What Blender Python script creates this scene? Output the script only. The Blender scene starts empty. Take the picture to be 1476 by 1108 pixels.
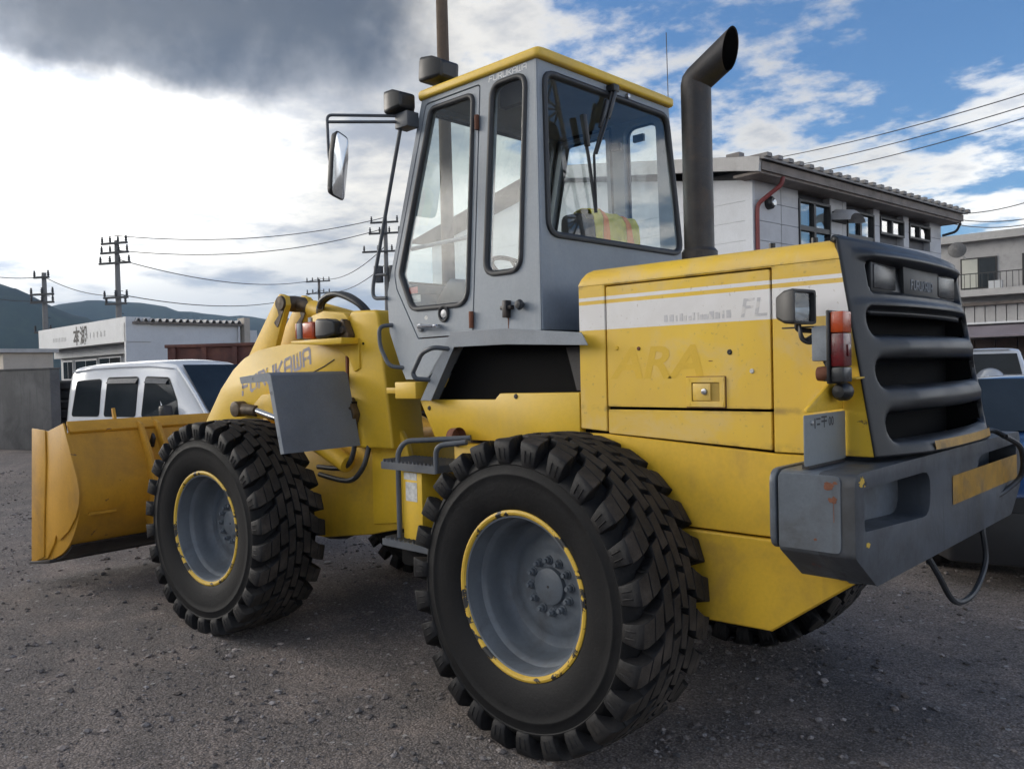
import bpy, bmesh, math, random
import numpy as np
from mathutils import Vector, Matrix, noise

SC = bpy.context.scene
COL = SC.collection
R = math.radians

# ------------------------------------------------------------------ camera
cam_data = bpy.data.cameras.new('camera')
cam_data.sensor_width = 36.0
cam_data.lens = 1195.0 / 1476.0 * 36.0
cam_data.clip_start = 0.05
cam_data.clip_end = 30000.0
cam = bpy.data.objects.new('camera', cam_data)
COL.objects.link(cam)
CAM_C = Vector((2.36775, -3.55373, 1.59006))
_r = Vector((0.71948563, 0.69414062, -0.02256604))      # camera right
_d = Vector((-0.00406817, -0.02827933, -0.99959178))    # camera down
_f = Vector((-0.69449542, 0.71928372, -0.01752269))     # camera forward
cam.matrix_world = Matrix(((_r.x, -_d.x, -_f.x, CAM_C.x),
                           (_r.y, -_d.y, -_f.y, CAM_C.y),
                           (_r.z, -_d.z, -_f.z, CAM_C.z),
                           (0, 0, 0, 1)))
SC.camera = cam

# ------------------------------------------------------------------ light
SUN_DIR = Vector((-0.90, -0.38, 0.27)).normalized()   # towards the veiled sun, left of the frame
SUN_EL = math.asin(SUN_DIR.z)
SUN_AZ = math.atan2(SUN_DIR.x, SUN_DIR.y)

SC.view_settings.view_transform = 'Standard'
SC.view_settings.look = 'None'
SC.view_settings.gamma = 1.0
SC.view_settings.use_curve_mapping = False
SC.view_settings.exposure = 1.78
SC.render.engine = 'CYCLES'
SC.cycles.use_denoising = True
SC.cycles.max_bounces = 6
SC.cycles.diffuse_bounces = 3
SC.cycles.glossy_bounces = 3
SC.cycles.transparent_max_bounces = 16

sun_data = bpy.data.lights.new('sun', 'SUN')
sun_data.energy = 0.6
sun_data.angle = R(25)
sun_data.color = (1.0, 0.93, 0.84)
sun = bpy.data.objects.new('sun', sun_data)
COL.objects.link(sun)
sun.rotation_euler = SUN_DIR.to_track_quat('Z', 'Y').to_euler()
sun.location = (-20, 8, 12)


class NT:
    """small helper for writing node trees as expressions"""
    def __init__(self, tree):
        self.t = tree
        self.n = tree.nodes
        self.l = tree.links

    def new(self, kind, **kw):
        nd = self.n.new(kind)
        for k, v in kw.items():
            setattr(nd, k, v)
        return nd

    def put(self, sock, v):
        if v is None:
            return
        if hasattr(v, 'is_output'):
            self.l.new(v, sock)
        else:
            if isinstance(v, (tuple, list)) and len(v) == 3 and sock.type == 'RGBA':
                v = (*v, 1.0)
            sock.default_value = v

    def math(self, op, a, b=None, c=None, clamp=False):
        nd = self.new('ShaderNodeMath', operation=op, use_clamp=clamp)
        self.put(nd.inputs[0], a)
        if b is not None:
            self.put(nd.inputs[1], b)
        if c is not None:
            self.put(nd.inputs[2], c)
        return nd.outputs[0]

    def vmath(self, op, a, b=None):
        nd = self.new('ShaderNodeVectorMath', operation=op)
        self.put(nd.inputs[0], a)
        if b is not None:
            if op == 'SCALE':
                self.put(nd.inputs[3], b)
            else:
                self.put(nd.inputs[1], b)
        return nd.outputs[1] if op in ('DOT_PRODUCT', 'LENGTH') else nd.outputs[0]

    def noise(self, vec, scale, detail=4.0, rough=0.55, dist=0.0, color=False):
        nd = self.new('ShaderNodeTexNoise')
        self.put(nd.inputs['Vector'], vec)
        self.put(nd.inputs['Scale'], scale)
        nd.inputs['Detail'].default_value = detail
        nd.inputs['Roughness'].default_value = rough
        nd.inputs['Distortion'].default_value = dist
        return nd.outputs['Color'] if color else nd.outputs['Fac']

    def smooth(self, x, a, b, lo=0.0, hi=1.0):
        nd = self.new('ShaderNodeMapRange', interpolation_type='SMOOTHSTEP')
        self.put(nd.inputs[0], x)
        self.put(nd.inputs[1], a)
        self.put(nd.inputs[2], b)
        self.put(nd.inputs[3], lo)
        self.put(nd.inputs[4], hi)
        return nd.outputs[0]

    def mix(self, f, a, b, blend='MIX'):
        nd = self.new('ShaderNodeMix', data_type='RGBA', blend_type=blend)
        self.put(nd.inputs[0], f)
        self.put(nd.inputs[6], a)
        self.put(nd.inputs[7], b)
        return nd.outputs[2]

    def sep(self, v):
        nd = self.new('ShaderNodeSeparateXYZ')
        self.put(nd.inputs[0], v)
        return nd.outputs

    def comb(self, x, y, z):
        nd = self.new('ShaderNodeCombineXYZ')
        for i, q in enumerate((x, y, z)):
            self.put(nd.inputs[i], q)
        return nd.outputs[0]


# ------------------------------------------------------------------ sky
world = bpy.data.worlds.new('World')
SC.world = world
world.use_nodes = True
world.cycles.sampling_method = 'MANUAL'
world.cycles.sample_map_resolution = 512
W = NT(world.node_tree)
W.n.clear()
w_out = W.new('ShaderNodeOutputWorld')
w_bg = W.new('ShaderNodeBackground')
sky = W.new('ShaderNodeTexSky', sky_type='NISHITA')
sky.sun_disc = False
sky.sun_elevation = SUN_EL
sky.sun_rotation = SUN_AZ
sky.altitude = 400
sky.air_density = 1.0
sky.dust_density = 0.6
sky.ozone_density = 2.5
tc = W.new('ShaderNodeTexCoord')
dirv = W.vmath('NORMALIZE', tc.outputs['Generated'])
dx, dy, dz = W.sep(dirv)
sund = W.vmath('DOT_PRODUCT', dirv, tuple(SUN_DIR))
sunp = W.math('MAXIMUM', sund, 0.0)
near = W.smooth(sund, 0.52, 0.98)                     # how close to the veiled sun
# a flat cloud deck seen in perspective
den = W.math('ADD', W.math('MAXIMUM', dz, 0.0), 0.13)
cuv = W.comb(W.math('DIVIDE', dx, den), W.math('DIVIDE', dy, den), 0.0)
n_big = W.noise(cuv, 0.55, 2.0, 0.5, 0.0)
n_puff = W.noise(cuv, 2.3, 8.0, 0.62, 0.0)
hor = W.smooth(dz, 0.0, 0.42, 0.17, 0.008)          # more cloud towards the horizon
dens = W.math('ADD', W.math('ADD', W.math('MULTIPLY', n_puff, 0.72), W.math('MULTIPLY', n_big, 0.36)), hor)
dens = W.math('ADD', dens, W.math('MULTIPLY', W.smooth(sund, 0.05, 0.75), 0.15))   # the deck closes up towards the sun
cover = W.smooth(dens, 0.555, 0.66)
thick = W.smooth(W.math('ADD', W.math('MULTIPLY', n_puff, 0.75), W.math('MULTIPLY', n_big, 0.30)), 0.47, 0.68)
SKYGAIN = 1.0
sky_col = W.mix(1.0, sky.outputs[0], (0.305, 0.415, 0.525), 'MULTIPLY')
# sunlit altocumulus: white at the edges, bluish grey where it is thick; brightened near the sun and, mostly out of view, opposite it
c_white = W.mix(thick, (3.08, 3.04, 2.98), (1.32, 1.44, 1.72))
gl = W.math('ADD', W.math('MULTIPLY', W.math('MULTIPLY', near, W.smooth(dz, 0.05, 0.26, 0.12, 1.0)), 5.0), W.smooth(sund, 0.10, -0.75, 1.0, 3.8))   # silver near the sun; raised opposite it to light the rear faces
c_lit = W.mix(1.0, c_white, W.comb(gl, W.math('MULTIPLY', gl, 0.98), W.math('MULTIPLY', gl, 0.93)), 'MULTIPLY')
# low clouds fade into bluish air
c_lit = W.mix(W.smooth(dz, 0.17, 0.0, 0.0, 0.62), c_lit, (1.55, 1.85, 2.35))
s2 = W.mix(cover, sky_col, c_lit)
# heavy grey cloud bank above the sun
n_b2 = W.noise(dirv, 4.0, 6.0, 0.6, 0.0)
wob = W.math('MULTIPLY', W.math('SUBTRACT', n_b2, 0.5), 0.30)
low = W.math('ADD', W.math('SUBTRACT', dz, 0.272), W.math('MULTIPLY', wob, 0.45))
nl = Vector((-0.62, -0.784, 0.0)).normalized()
side = W.math('ADD', W.math('ADD', W.vmath('DOT_PRODUCT', dirv, tuple(nl)), 0.075), W.math('MULTIPLY', wob, 0.75))
back = W.math('ADD', W.math('ADD', W.vmath('DOT_PRODUCT', dirv, (-0.94, 0.34, 0.0)), -0.20), wob)
m_bank = W.math('MULTIPLY', W.math('MULTIPLY', W.smooth(low, 0.0, 0.055), W.smooth(side, -0.03, 0.09)), W.smooth(back, 0.0, 0.2))
bank_t = W.smooth(W.math('ADD', low, W.math('MULTIPLY', wob, 0.9)), -0.01, 0.11)
c_bank = W.mix(bank_t, (1.4, 1.5, 1.7), (0.27, 0.345, 0.50))
c_bank = W.mix(W.smooth(n_b2, 0.40, 0.62), c_bank, W.mix(1.0, c_bank, (1.22, 1.21, 1.19), 'MULTIPLY'))
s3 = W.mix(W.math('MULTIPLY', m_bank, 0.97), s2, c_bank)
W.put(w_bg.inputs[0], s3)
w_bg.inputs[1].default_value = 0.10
W.l.new(w_bg.outputs[0], w_out.inputs[0])

# ------------------------------------------------------------------ materials
MATS = {}


def new_mat(name):
    m = bpy.data.materials.new(name)
    m.use_nodes = True
    t = NT(m.node_tree)
    t.n.clear()
    out = t.new('ShaderNodeOutputMaterial')
    b = t.new('ShaderNodeBsdfPrincipled')
    t.l.new(b.outputs[0], out.inputs[0])
    MATS[name] = m
    return m, t, b, out


def sc(c, k):
    return tuple(min(1.0, max(0.0, v * k)) for v in c)


def paint(name, col, rough=0.45, metal=0.0, var=0.12, scale=2.0, dirt=None, dirt_amt=0.35, dirt_scale=3.0,
          fine=0.06, bump=0.05, bump_scale=90.0, chips=None, chip_lo=0.66, chip_scale=14.0, streak=0.0, spec=0.5, coat=0.0):
    m, t, b, out = new_mat(name)
    co = t.new('ShaderNodeTexCoord').outputs['Object']
    n1 = t.noise(co, scale, 5.0, 0.6)
    n2 = t.noise(co, scale * 28, 3.0, 0.6)
    base = t.mix(t.smooth(n1, 0.3, 0.7), sc(col, 1 - var), sc(col, 1 + var))
    base = t.mix(t.smooth(n2, 0.3, 0.75), base, t.mix(1.0, base, (1 - fine, 1 - fine, 1 - fine), 'MULTIPLY'))
    r = t.math('ADD', rough - 0.06, t.math('MULTIPLY', n1, 0.16))
    if dirt is not None:
        vec = co
        n3 = t.noise(vec, dirt_scale, 7.0, 0.65, 0.4)
        f = t.smooth(n3, 0.45, 0.75)
        if streak > 0:
            st = t.noise(t.vmath('MULTIPLY', co, (22.0, 22.0, 1.6)), 1.0, 4.0, 0.6)
            f = t.math('MAXIMUM', f, t.math('MULTIPLY', t.smooth(st, 0.52, 0.75), streak))
        f = t.math('MULTIPLY', f, dirt_amt)
        base = t.mix(f, base, dirt)
        r = t.math('ADD', r, t.math('MULTIPLY', f, 0.3))
    if chips is not None:
        n4 = t.noise(co, chip_scale, 6.0, 0.62, 0.6)
        fc = t.smooth(n4, chip_lo, chip_lo + 0.02)
        base = t.mix(fc, base, chips)
    t.put(b.inputs['Base Color'], base)
    t.put(b.inputs['Roughness'], r)
    b.inputs['Metallic'].default_value = metal
    b.inputs['Specular IOR Level'].default_value = spec
    b.inputs['Coat Weight'].default_value = coat
    if bump > 0:
        bn = t.new('ShaderNodeBump')
        bn.inputs['Strength'].default_value = bump
        bn.inputs['Distance'].default_value = 0.01
        t.put(bn.inputs['Height'], t.noise(co, bump_scale, 4.0, 0.6))
        t.l.new(bn.outputs[0], b.inputs['Normal'])
    return m


YEL = (0.70, 0.445, 0.028)
GREY = (0.225, 0.258, 0.295)
DUST = (0.30, 0.25, 0.20)
paint('yellow', YEL, 0.42, var=0.07, scale=1.6, dirt=(0.42, 0.30, 0.12), dirt_amt=0.40, dirt_scale=1.4, fine=0.05, streak=0.25)
paint('yellow_frame', (0.67, 0.415, 0.028), 0.50, var=0.10, scale=2.2, dirt=(0.20, 0.13, 0.06), dirt_amt=0.45, dirt_scale=2.6, fine=0.08, streak=0.35,
      chips=(0.05, 0.04, 0.035), chip_lo=0.72, chip_scale=9)
paint('yellow_bucket', (0.54, 0.275, 0.022), 0.48, var=0.12, scale=2.4, dirt=(0.20, 0.11, 0.04), dirt_amt=0.5, dirt_scale=2.2, fine=0.10,
      chips=(0.14, 0.07, 0.035), chip_lo=0.665, chip_scale=10, streak=0.3)
paint('yellow_roof', (0.76, 0.50, 0.05), 0.45, var=0.06, dirt=(0.45, 0.34, 0.16), dirt_amt=0.4)
paint('grey_cab', GREY, 0.46, var=0.10, scale=2.6, dirt=(0.36, 0.37, 0.38), dirt_amt=0.40, dirt_scale=2.4, fine=0.08, streak=0.5)
paint('grey_fender', (0.15, 0.168, 0.195), 0.5, var=0.12, scale=3, dirt=(0.20, 0.20, 0.20), dirt_amt=0.35, fine=0.1)
paint('grey_deck', (0.21, 0.235, 0.265), 0.5, var=0.14, scale=4, dirt=(0.30, 0.30, 0.31), dirt_amt=0.5, fine=0.12)
paint('grey_weight', (0.105, 0.123, 0.146), 0.42, var=0.16, scale=4, dirt=(0.045, 0.043, 0.042), dirt_amt=0.75, dirt_scale=3, fine=0.12, streak=0.5,
      chips=(0.16, 0.06, 0.045), chip_lo=0.715, chip_scale=6, bump=0.12, bump_scale=40)
paint('grille_plastic', (0.009, 0.010, 0.0125), 0.40, var=0.22, scale=5, dirt=(0.06, 0.06, 0.06), dirt_amt=0.35, dirt_scale=5, fine=0.12, bump=0.05, spec=0.36)
paint('grey_tube', (0.070, 0.080, 0.096), 0.45, var=0.15, scale=6, dirt=(0.14, 0.13, 0.12), dirt_amt=0.4, fine=0.1)
paint('weight_face', (0.060, 0.069, 0.082), 0.42, var=0.22, scale=4, dirt=(0.028, 0.027, 0.027), dirt_amt=0.8, dirt_scale=2.6, fine=0.12, streak=0.6,
      chips=(0.16, 0.06, 0.045), chip_lo=0.735, chip_scale=8, bump=0.12, bump_scale=40)
paint('rim_grey', (0.122, 0.141, 0.165), 0.42, var=0.16, scale=5, dirt=(0.055, 0.050, 0.046), dirt_amt=0.6, dirt_scale=5, fine=0.1)
paint('rim_yellow', (0.62, 0.40, 0.045), 0.5, var=0.08, chips=(0.018, 0.018, 0.02), chip_lo=0.55, chip_scale=8.5, fine=0.1)
paint('rubber', (0.0065, 0.0068, 0.008), 0.62, var=0.25, scale=4, dirt=(0.022, 0.021, 0.020), dirt_amt=0.4, dirt_scale=5, fine=0.2, bump=0.15, bump_scale=60, spec=0.22)
paint('tread_rubber', (0.012, 0.012, 0.0135), 0.6, var=0.25, scale=6, dirt=(0.040, 0.035, 0.031), dirt_amt=0.45, dirt_scale=9, fine=0.25, bump=0.2, bump_scale=70, spec=0.25)
paint('tread_dust', (0.042, 0.037, 0.033), 0.8, var=0.25, scale=7, dirt=(0.105, 0.088, 0.076), dirt_amt=0.65, dirt_scale=6, fine=0.25, bump=0.25, bump_scale=70, spec=0.15)
paint('black_rubber', (0.022, 0.024, 0.028), 0.5, var=0.2, scale=8, fine=0.1, bump=0.0)
paint('black_plastic', (0.011, 0.0115, 0.013), 0.42, var=0.25, scale=7, dirt=(0.06, 0.06, 0.06), dirt_amt=0.4, fine=0.1, bump=0.02)
paint('black_steel', (0.035, 0.033, 0.034), 0.45, metal=0.3, var=0.3, scale=6, dirt=(0.10, 0.07, 0.05), dirt_amt=0.5, dirt_scale=9, streak=0.4, fine=0.2, bump=0.15)
paint('dark_core', (0.0045, 0.0045, 0.005), 0.85, var=0.2, bump=0.0, spec=0.15)  # near black, darkened so lit hollows still read as shade
paint('greasy_steel', (0.085, 0.058, 0.035), 0.5, metal=0.3, var=0.35, scale=9, dirt=(0.03, 0.025, 0.02), dirt_amt=0.7, dirt_scale=12, bump=0.3, bump_scale=30)
paint('rust', (0.16, 0.060, 0.032), 0.8, var=0.3, scale=12, bump=0.3)
paint('chrome', (0.75, 0.76, 0.78), 0.12, metal=1.0, var=0.05, bump=0.0)
paint('bright_steel', (0.40, 0.41, 0.43), 0.30, metal=0.9, var=0.1, scale=20, bump=0.0)
paint('white_print', (0.66, 0.67, 0.68), 0.6, var=0.05, fine=0.1, bump=0)
paint('blue_grey_print', (0.33, 0.31, 0.36), 0.6, var=0.12, fine=0.1, chips=YEL, chip_lo=0.60, chip_scale=22, bump=0)
paint('ghost_print', (0.66, 0.415, 0.022), 0.45, var=0.06, scale=5, bump=0)
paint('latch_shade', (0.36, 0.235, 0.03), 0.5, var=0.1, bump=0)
paint('grey_ghost', (0.50, 0.49, 0.50), 0.55, var=0.1, chips=(0.60, 0.58, 0.56), chip_lo=0.52, chip_scale=30, bump=0)
paint('tape_orange', (0.42, 0.22, 0.015), 0.35, var=0.22, scale=14, dirt=(0.12, 0.075, 0.03), dirt_amt=0.75, dirt_scale=9, fine=0.3, bump=0.1)
paint('amber_lens', (0.42, 0.055, 0.006), 0.14, var=0.1, scale=30, bump=0.2, bump_scale=200, coat=0.4)
paint('red_lens', (0.10, 0.004, 0.006), 0.14, var=0.25, scale=30, bump=0.2, bump_scale=200, coat=0.4)
paint('clear_lens', (0.085, 0.088, 0.092), 0.2, var=0.1, scale=30, bump=0.2, bump_scale=200, coat=0.4)
paint('smoked_lens', (0.030, 0.031, 0.033), 0.22, var=0.2, scale=20, bump=0.1, bump_scale=150, spec=0.4)
paint('reflector', (0.36, 0.37, 0.38), 0.16, metal=0.9, var=0.2, scale=14, bump=0.0)
paint('plate_metal', (0.20, 0.22, 0.23), 0.45, metal=0.2, var=0.1, dirt=DUST, dirt_amt=0.3)
paint('plate_ink', (0.03, 0.03, 0.035), 0.6, bump=0)
paint('cab_lining', (0.17, 0.18, 0.19), 0.8, var=0.1, scale=5)
paint('seat_black', (0.018, 0.018, 0.020), 0.75, var=0.2, bump=0.2)
paint('vest_lime', (0.62, 0.54, 0.03), 0.85, var=0.15, scale=18, fine=0.15, bump=0.4, bump_scale=120)
paint('vest_orange', (0.85, 0.24, 0.012), 0.7, var=0.1, scale=18)
paint('sticker', (0.62, 0.62, 0.60), 0.5, var=0.06, dirt=(0.3, 0.29, 0.28), dirt_amt=0.4, dirt_scale=30, fine=0.35)
paint('sticker_red', (0.45, 0.06, 0.05), 0.5, var=0.06)


def hood_mat():
    """faded yellow paint with the printed white bands along the engine cover"""
    m, t, b, out = new_mat('hood_yellow')
    co = t.new('ShaderNodeTexCoord').outputs['Object']
    x, y, z = t.sep(co)
    n1 = t.noise(co, 1.3, 5.0, 0.6)
    n2 = t.noise(co, 3.2, 6.0, 0.62, 0.5)
    n3 = t.noise(co, 55.0, 3.0, 0.6)
    base = t.mix(t.smooth(n1, 0.32, 0.68), (0.650, 0.415, 0.055), (0.745, 0.490, 0.026))
    base = t.mix(t.math('MULTIPLY', t.smooth(n2, 0.46, 0.64), 0.80), base, (0.64, 0.45, 0.145))
    st = t.noise(t.vmath('MULTIPLY', co, (26.0, 26.0, 1.5)), 1.0, 4.0, 0.6)
    base = t.mix(t.math('MULTIPLY', t.smooth(st, 0.50, 0.78), 0.22), base, (0.54, 0.38, 0.13))
    white = t.mix(t.smooth(n2, 0.35, 0.7), (0.66, 0.64, 0.62), (0.74, 0.73, 0.73))
    zz = t.math('ADD', z, t.math('MULTIPLY', t.math('SUBTRACT', n3, 0.5), 0.0014))

    def band(a, c):
        return t.math('MULTIPLY', t.math('GREATER_THAN', zz, a), t.math('LESS_THAN', zz, c))
    f = t.math('MAXIMUM', band(1.757, 1.870), band(1.8865, 1.9015))
    base = t.mix(f, base, white)
    # grime caught along the panel seams
    for zc_, wd in ((1.415, 0.010), (1.268, 0.016), (1.950, 0.008)):
        dzz_ = t.math('ABSOLUTE', t.math('SUBTRACT', z, zc_))
        g_ = t.math('MULTIPLY', t.smooth(dzz_, wd * 2.2, 0.0), t.smooth(t.noise(co, 9.0, 5.0, 0.65), 0.42, 0.68))
        base = t.mix(t.math('MULTIPLY', g_, 0.7), base, (0.20, 0.125, 0.045))
    ch_ = t.noise(co, 11.0, 6.0, 0.66, 0.5)
    base = t.mix(t.math('MULTIPLY', t.smooth(ch_, 0.695, 0.71), 0.8), base, (0.13, 0.075, 0.03))
    dots = t.math('MULTIPLY', t.smooth(n3, 0.655, 0.70), 0.35)
    base = t.mix(dots, base, (0.25, 0.17, 0.07))
    t.put(b.inputs['Base Color'], base)
    t.put(b.inputs['Roughness'], t.math('ADD', 0.36, t.math('MULTIPLY', n2, 0.2)))
    bn = t.new('ShaderNodeBump')
    bn.inputs['Strength'].default_value = 0.30
    bn.inputs['Distance'].default_value = 0.03
    t.put(bn.inputs['Height'], t.math('ADD', t.noise(co, 2.6, 2.0, 0.5), t.math('MULTIPLY', t.noise(co, 70.0, 3.0, 0.6), 0.012)))
    t.l.new(bn.outputs[0], b.inputs['Normal'])
    return m


hood_mat()


def glass_mat(name, tint, gloss_boost=1.0, rough=0.01, haze=0.0):
    """thin sheet of glass: see through, with a Fresnel reflection"""
    m, t, b, out = new_mat(name)
    t.n.remove(b)
    tr = t.new('ShaderNodeBsdfTransparent')
    tr.inputs[0].default_value = (*tint, 1)
    gl = t.new('ShaderNodeBsdfGlossy')
    gl.inputs[0].default_value = (1, 1, 1, 1)
    gl.inputs[1].default_value = rough
    ge = t.new('ShaderNodeNewGeometry')
    cosv = t.math('ABSOLUTE', t.vmath('DOT_PRODUCT', ge.outputs['Normal'], ge.outputs['Incoming']))
    fres = t.math('ADD', 0.045, t.math('MULTIPLY', t.math('POWER', t.math('SUBTRACT', 1.0, cosv), 5.0), 0.95))
    mx = t.new('ShaderNodeMixShader')
    co = t.new('ShaderNodeTexCoord').outputs['Object']
    t.put(mx.inputs[0], t.math('MULTIPLY', fres, gloss_boost, clamp=True))
    t.l.new(tr.outputs[0], mx.inputs[1])
    t.l.new(gl.outputs[0], mx.inputs[2])
    last = mx.outputs[0]
    if haze > 0:
        df = t.new('ShaderNodeBsdfDiffuse')
        df.inputs[0].default_value = (0.42, 0.42, 0.42, 1)
        m2 = t.new('ShaderNodeMixShader')
        t.put(m2.inputs[0], t.math('MULTIPLY', t.smooth(t.noise(co, 5.0, 5.0, 0.6), 0.3, 0.75), haze))
        t.l.new(last, m2.inputs[1])
        t.l.new(df.outputs[0], m2.inputs[2])
        last = m2.outputs[0]
    t.l.new(last, out.inputs[0])
    return m


glass_mat('cab_glass', (0.80, 0.86, 0.86), 1.6, haze=0.04)
glass_mat('rear_glass', (0.84, 0.88, 0.89), 1.25, haze=0.0)
glass_mat('car_glass', (0.10, 0.12, 0.13), 2.2)
paint('window_dark', (0.022, 0.028, 0.033), 0.05, var=0.3, scale=0.6, bump=0.0, spec=0.32)

# ------------------------------------------------------------------ mesh helpers
class MB:
    """collects shapes and links them as ONE mesh object"""
    def __init__(self):
        self.v = []
        self.f = []

    def add(self, vs, fs):
        o = len(self.v)
        self.v.extend([tuple(p) for p in vs])
        self.f.extend([tuple(i + o for i in q) for q in fs])
        return self

    def box(self, x0, x1, y0, y1, z0, z1):
        return self.add([(x0, y0, z0), (x1, y0, z0), (x1, y1, z0), (x0, y1, z0), (x0, y0, z1), (x1, y0, z1), (x1, y1, z1), (x0, y1, z1)],
                        [(0, 3, 2, 1), (4, 5, 6, 7), (0, 1, 5, 4), (1, 2, 6, 5), (2, 3, 7, 6), (3, 0, 4, 7)])

    def obox(self, c, size, m=None):
        hx, hy, hz = [s / 2 for s in size]
        c = Vector(c)
        pts = [Vector((sx * hx, sy * hy, sz * hz)) for sz in (-1, 1) for sx, sy in ((-1, -1), (1, -1), (1, 1), (-1, 1))]
        if m is not None:
            pts = [m @ p for p in pts]
        return self.add([c + p for p in pts], [(0, 3, 2, 1), (4, 5, 6, 7), (0, 1, 5, 4), (1, 2, 6, 5), (2, 3, 7, 6), (3, 0, 4, 7)])

    def prism(self, pts, a, b, axis='y'):
        """polygon extruded along an axis; pts are (x,z) for y, (y,z) for x, (x,y) for z"""
        def mk(p, h):
            return (p[0], h, p[1]) if axis == 'y' else (h, p[0], p[1]) if axis == 'x' else (p[0], p[1], h)
        n = len(pts)
        area = sum(pts[i][0] * pts[(i + 1) % n][1] - pts[(i + 1) % n][0] * pts[i][1] for i in range(n))
        if area < 0:
            pts = pts[::-1]
        vs = [mk(p, a) for p in pts] + [mk(p, b) for p in pts]
        fs = [tuple(range(n)), tuple(range(2 * n - 1, n - 1, -1))]
        fs += [(i, i + n, (i + 1) % n + n, (i + 1) % n) for i in range(n)]
        return self.add(vs, fs)

    def tube(self, path, r, n=8, closed=False, caps=True):
        P = [Vector(p) for p in path]
        m = len(P)
        rs = r if isinstance(r, (list, tuple)) else [r] * m
        tang = []
        for i in range(m):
            if closed:
                t = P[(i + 1) % m] - P[i - 1]
            else:
                t = P[min(i + 1, m - 1)] - P[max(i - 1, 0)]
            tang.append(t.normalized() if t.length > 1e-9 else Vector((0, 0, 1)))
        u = tang[0].orthogonal().normalized()
        vs = []
        for i in range(m):
            u = (u - tang[i] * u.dot(tang[i]))
            if u.length < 1e-6:
                u = tang[i].orthogonal()
            u.normalize()
            w = tang[i].cross(u)
            for k in range(n):
                a = 2 * math.pi * k / n
                vs.append(P[i] + (u * math.cos(a) + w * math.sin(a)) * rs[i])
        fs = []
        for i in range(m if closed else m - 1):
            j = (i + 1) % m
            for k in range(n):
                l = (k + 1) % n
                fs.append((i * n + k, i * n + l, j * n + l, j * n + k))
        if caps and not closed:
            fs.append(tuple(range(n - 1, -1, -1)))
            fs.append(tuple((m - 1) * n + k for k in range(n)))
        return self.add(vs, fs)

    def cyl(self, p0, p1, r, n=16, r1=None):
        return self.tube([p0, p1], [r, r if r1 is None else r1], n)

    def lathe(self, prof, n=48, axis='y', c=(0, 0, 0)):
        """prof: (radius, height along axis)"""
        vs = []
        for k in range(n):
            a = 2 * math.pi * k / n
            ca, sa = math.cos(a), math.sin(a)
            for r, h in prof:
                if axis == 'y':
                    p = (c[0] + r * ca, c[1] + h, c[2] + r * sa)
                elif axis == 'x':
                    p = (c[0] + h, c[1] + r * ca, c[2] + r * sa)
                else:
                    p = (c[0] + r * ca, c[1] + r * sa, c[2] + h)
                vs.append(p)
        m = len(prof)
        fs = []
        for k in range(n):
            l = (k + 1) % n
            for i in range(m - 1):
                fs.append((k * m + i, l * m + i, l * m + i + 1, k * m + i + 1))
        return self.add(vs, fs)

    def grid(self, rows):
        """rows of points, all the same length"""
        m = len(rows[0])
        vs = [p for r in rows for p in r]
        fs = [(i * m + k, i * m + k + 1, (i + 1) * m + k + 1, (i + 1) * m + k) for i in range(len(rows) - 1) for k in range(m - 1)]
        return self.add(vs, fs)

    def sheet(self, rows, thick):
        """closed curved sheet of rows of points, thickened along z or given vector"""
        m = len(rows[0])
        n = len(rows)
        tv = Vector(thick)
        top = [Vector(p) for r in rows for p in r]
        bot = [p + tv for p in top]
        N = len(top)
        fs = []
        for i in range(n - 1):
            for k in range(m - 1):
                q = (i * m + k, i * m + k + 1, (i + 1) * m + k + 1, (i + 1) * m + k)
                fs.append(q)
                fs.append(tuple(N + j for j in q[::-1]))
        edge = [k for k in range(m)] + [i * m + m - 1 for i in range(1, n)] + [(n - 1) * m + k for k in range(m - 2, -1, -1)] + [i * m for i in range(n - 2, 0, -1)]
        for a, b in zip(edge, edge[1:] + edge[:1]):
            fs.append((a, N + a, N + b, b))
        return self.add(top + bot, fs)

    def mirror_y(self):
        m = MB()
        m.v = [(x, -y, z) for x, y, z in self.v]
        m.f = [q[::-1] for q in self.f]
        return m

    def build(self, name, mat, parent=None, bevel=0.0, seg=2, smooth=35, front=False, recalc=True, solid=0.0, subsurf=0):
        me = bpy.data.meshes.new(name)
        bm = bmesh.new()
        vs = [bm.verts.new(p) for p in self.v]
        for q in self.f:
            try:
                bm.faces.new([vs[i] for i in q])
            except ValueError:
                pass
        if recalc:
            bmesh.ops.recalc_face_normals(bm, faces=bm.faces[:])
        if bevel > 0:
            ed = [e for e in bm.edges if len(e.link_faces) == 2 and e.calc_face_angle(0) > R(28)]
            if ed:
                bmesh.ops.bevel(bm, geom=ed, offset=bevel, segments=seg, profile=0.5, affect='EDGES', clamp_overlap=True)
        bm.to_mesh(me)
        bm.free()
        o = link(name, me, mat, parent, front)
        if smooth:
            me.shade_smooth()
            me.set_sharp_from_angle(angle=R(smooth))
        if solid:
            md = o.modifiers.new('solid', 'SOLIDIFY')
            md.thickness = solid
            md.offset = -1
        if subsurf:
            md = o.modifiers.new('sub', 'SUBSURF')
            md.levels = subsurf
            md.render_levels = subsurf
        return o


PIVOT = Vector((-1.35, 0, 0))
STEER = R(5.6)


def link(name, me, mat, parent=None, front=False):
    if mat is not None and not me.materials:
        me.materials.append(MATS[mat] if isinstance(mat, str) else mat)
    o = bpy.data.objects.new(name, me)
    COL.objects.link(o)
    if parent is not None:
        o.parent = parent
    if front:
        o.location = PIVOT
        o.rotation_euler = (0, 0, STEER)
    return o


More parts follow.
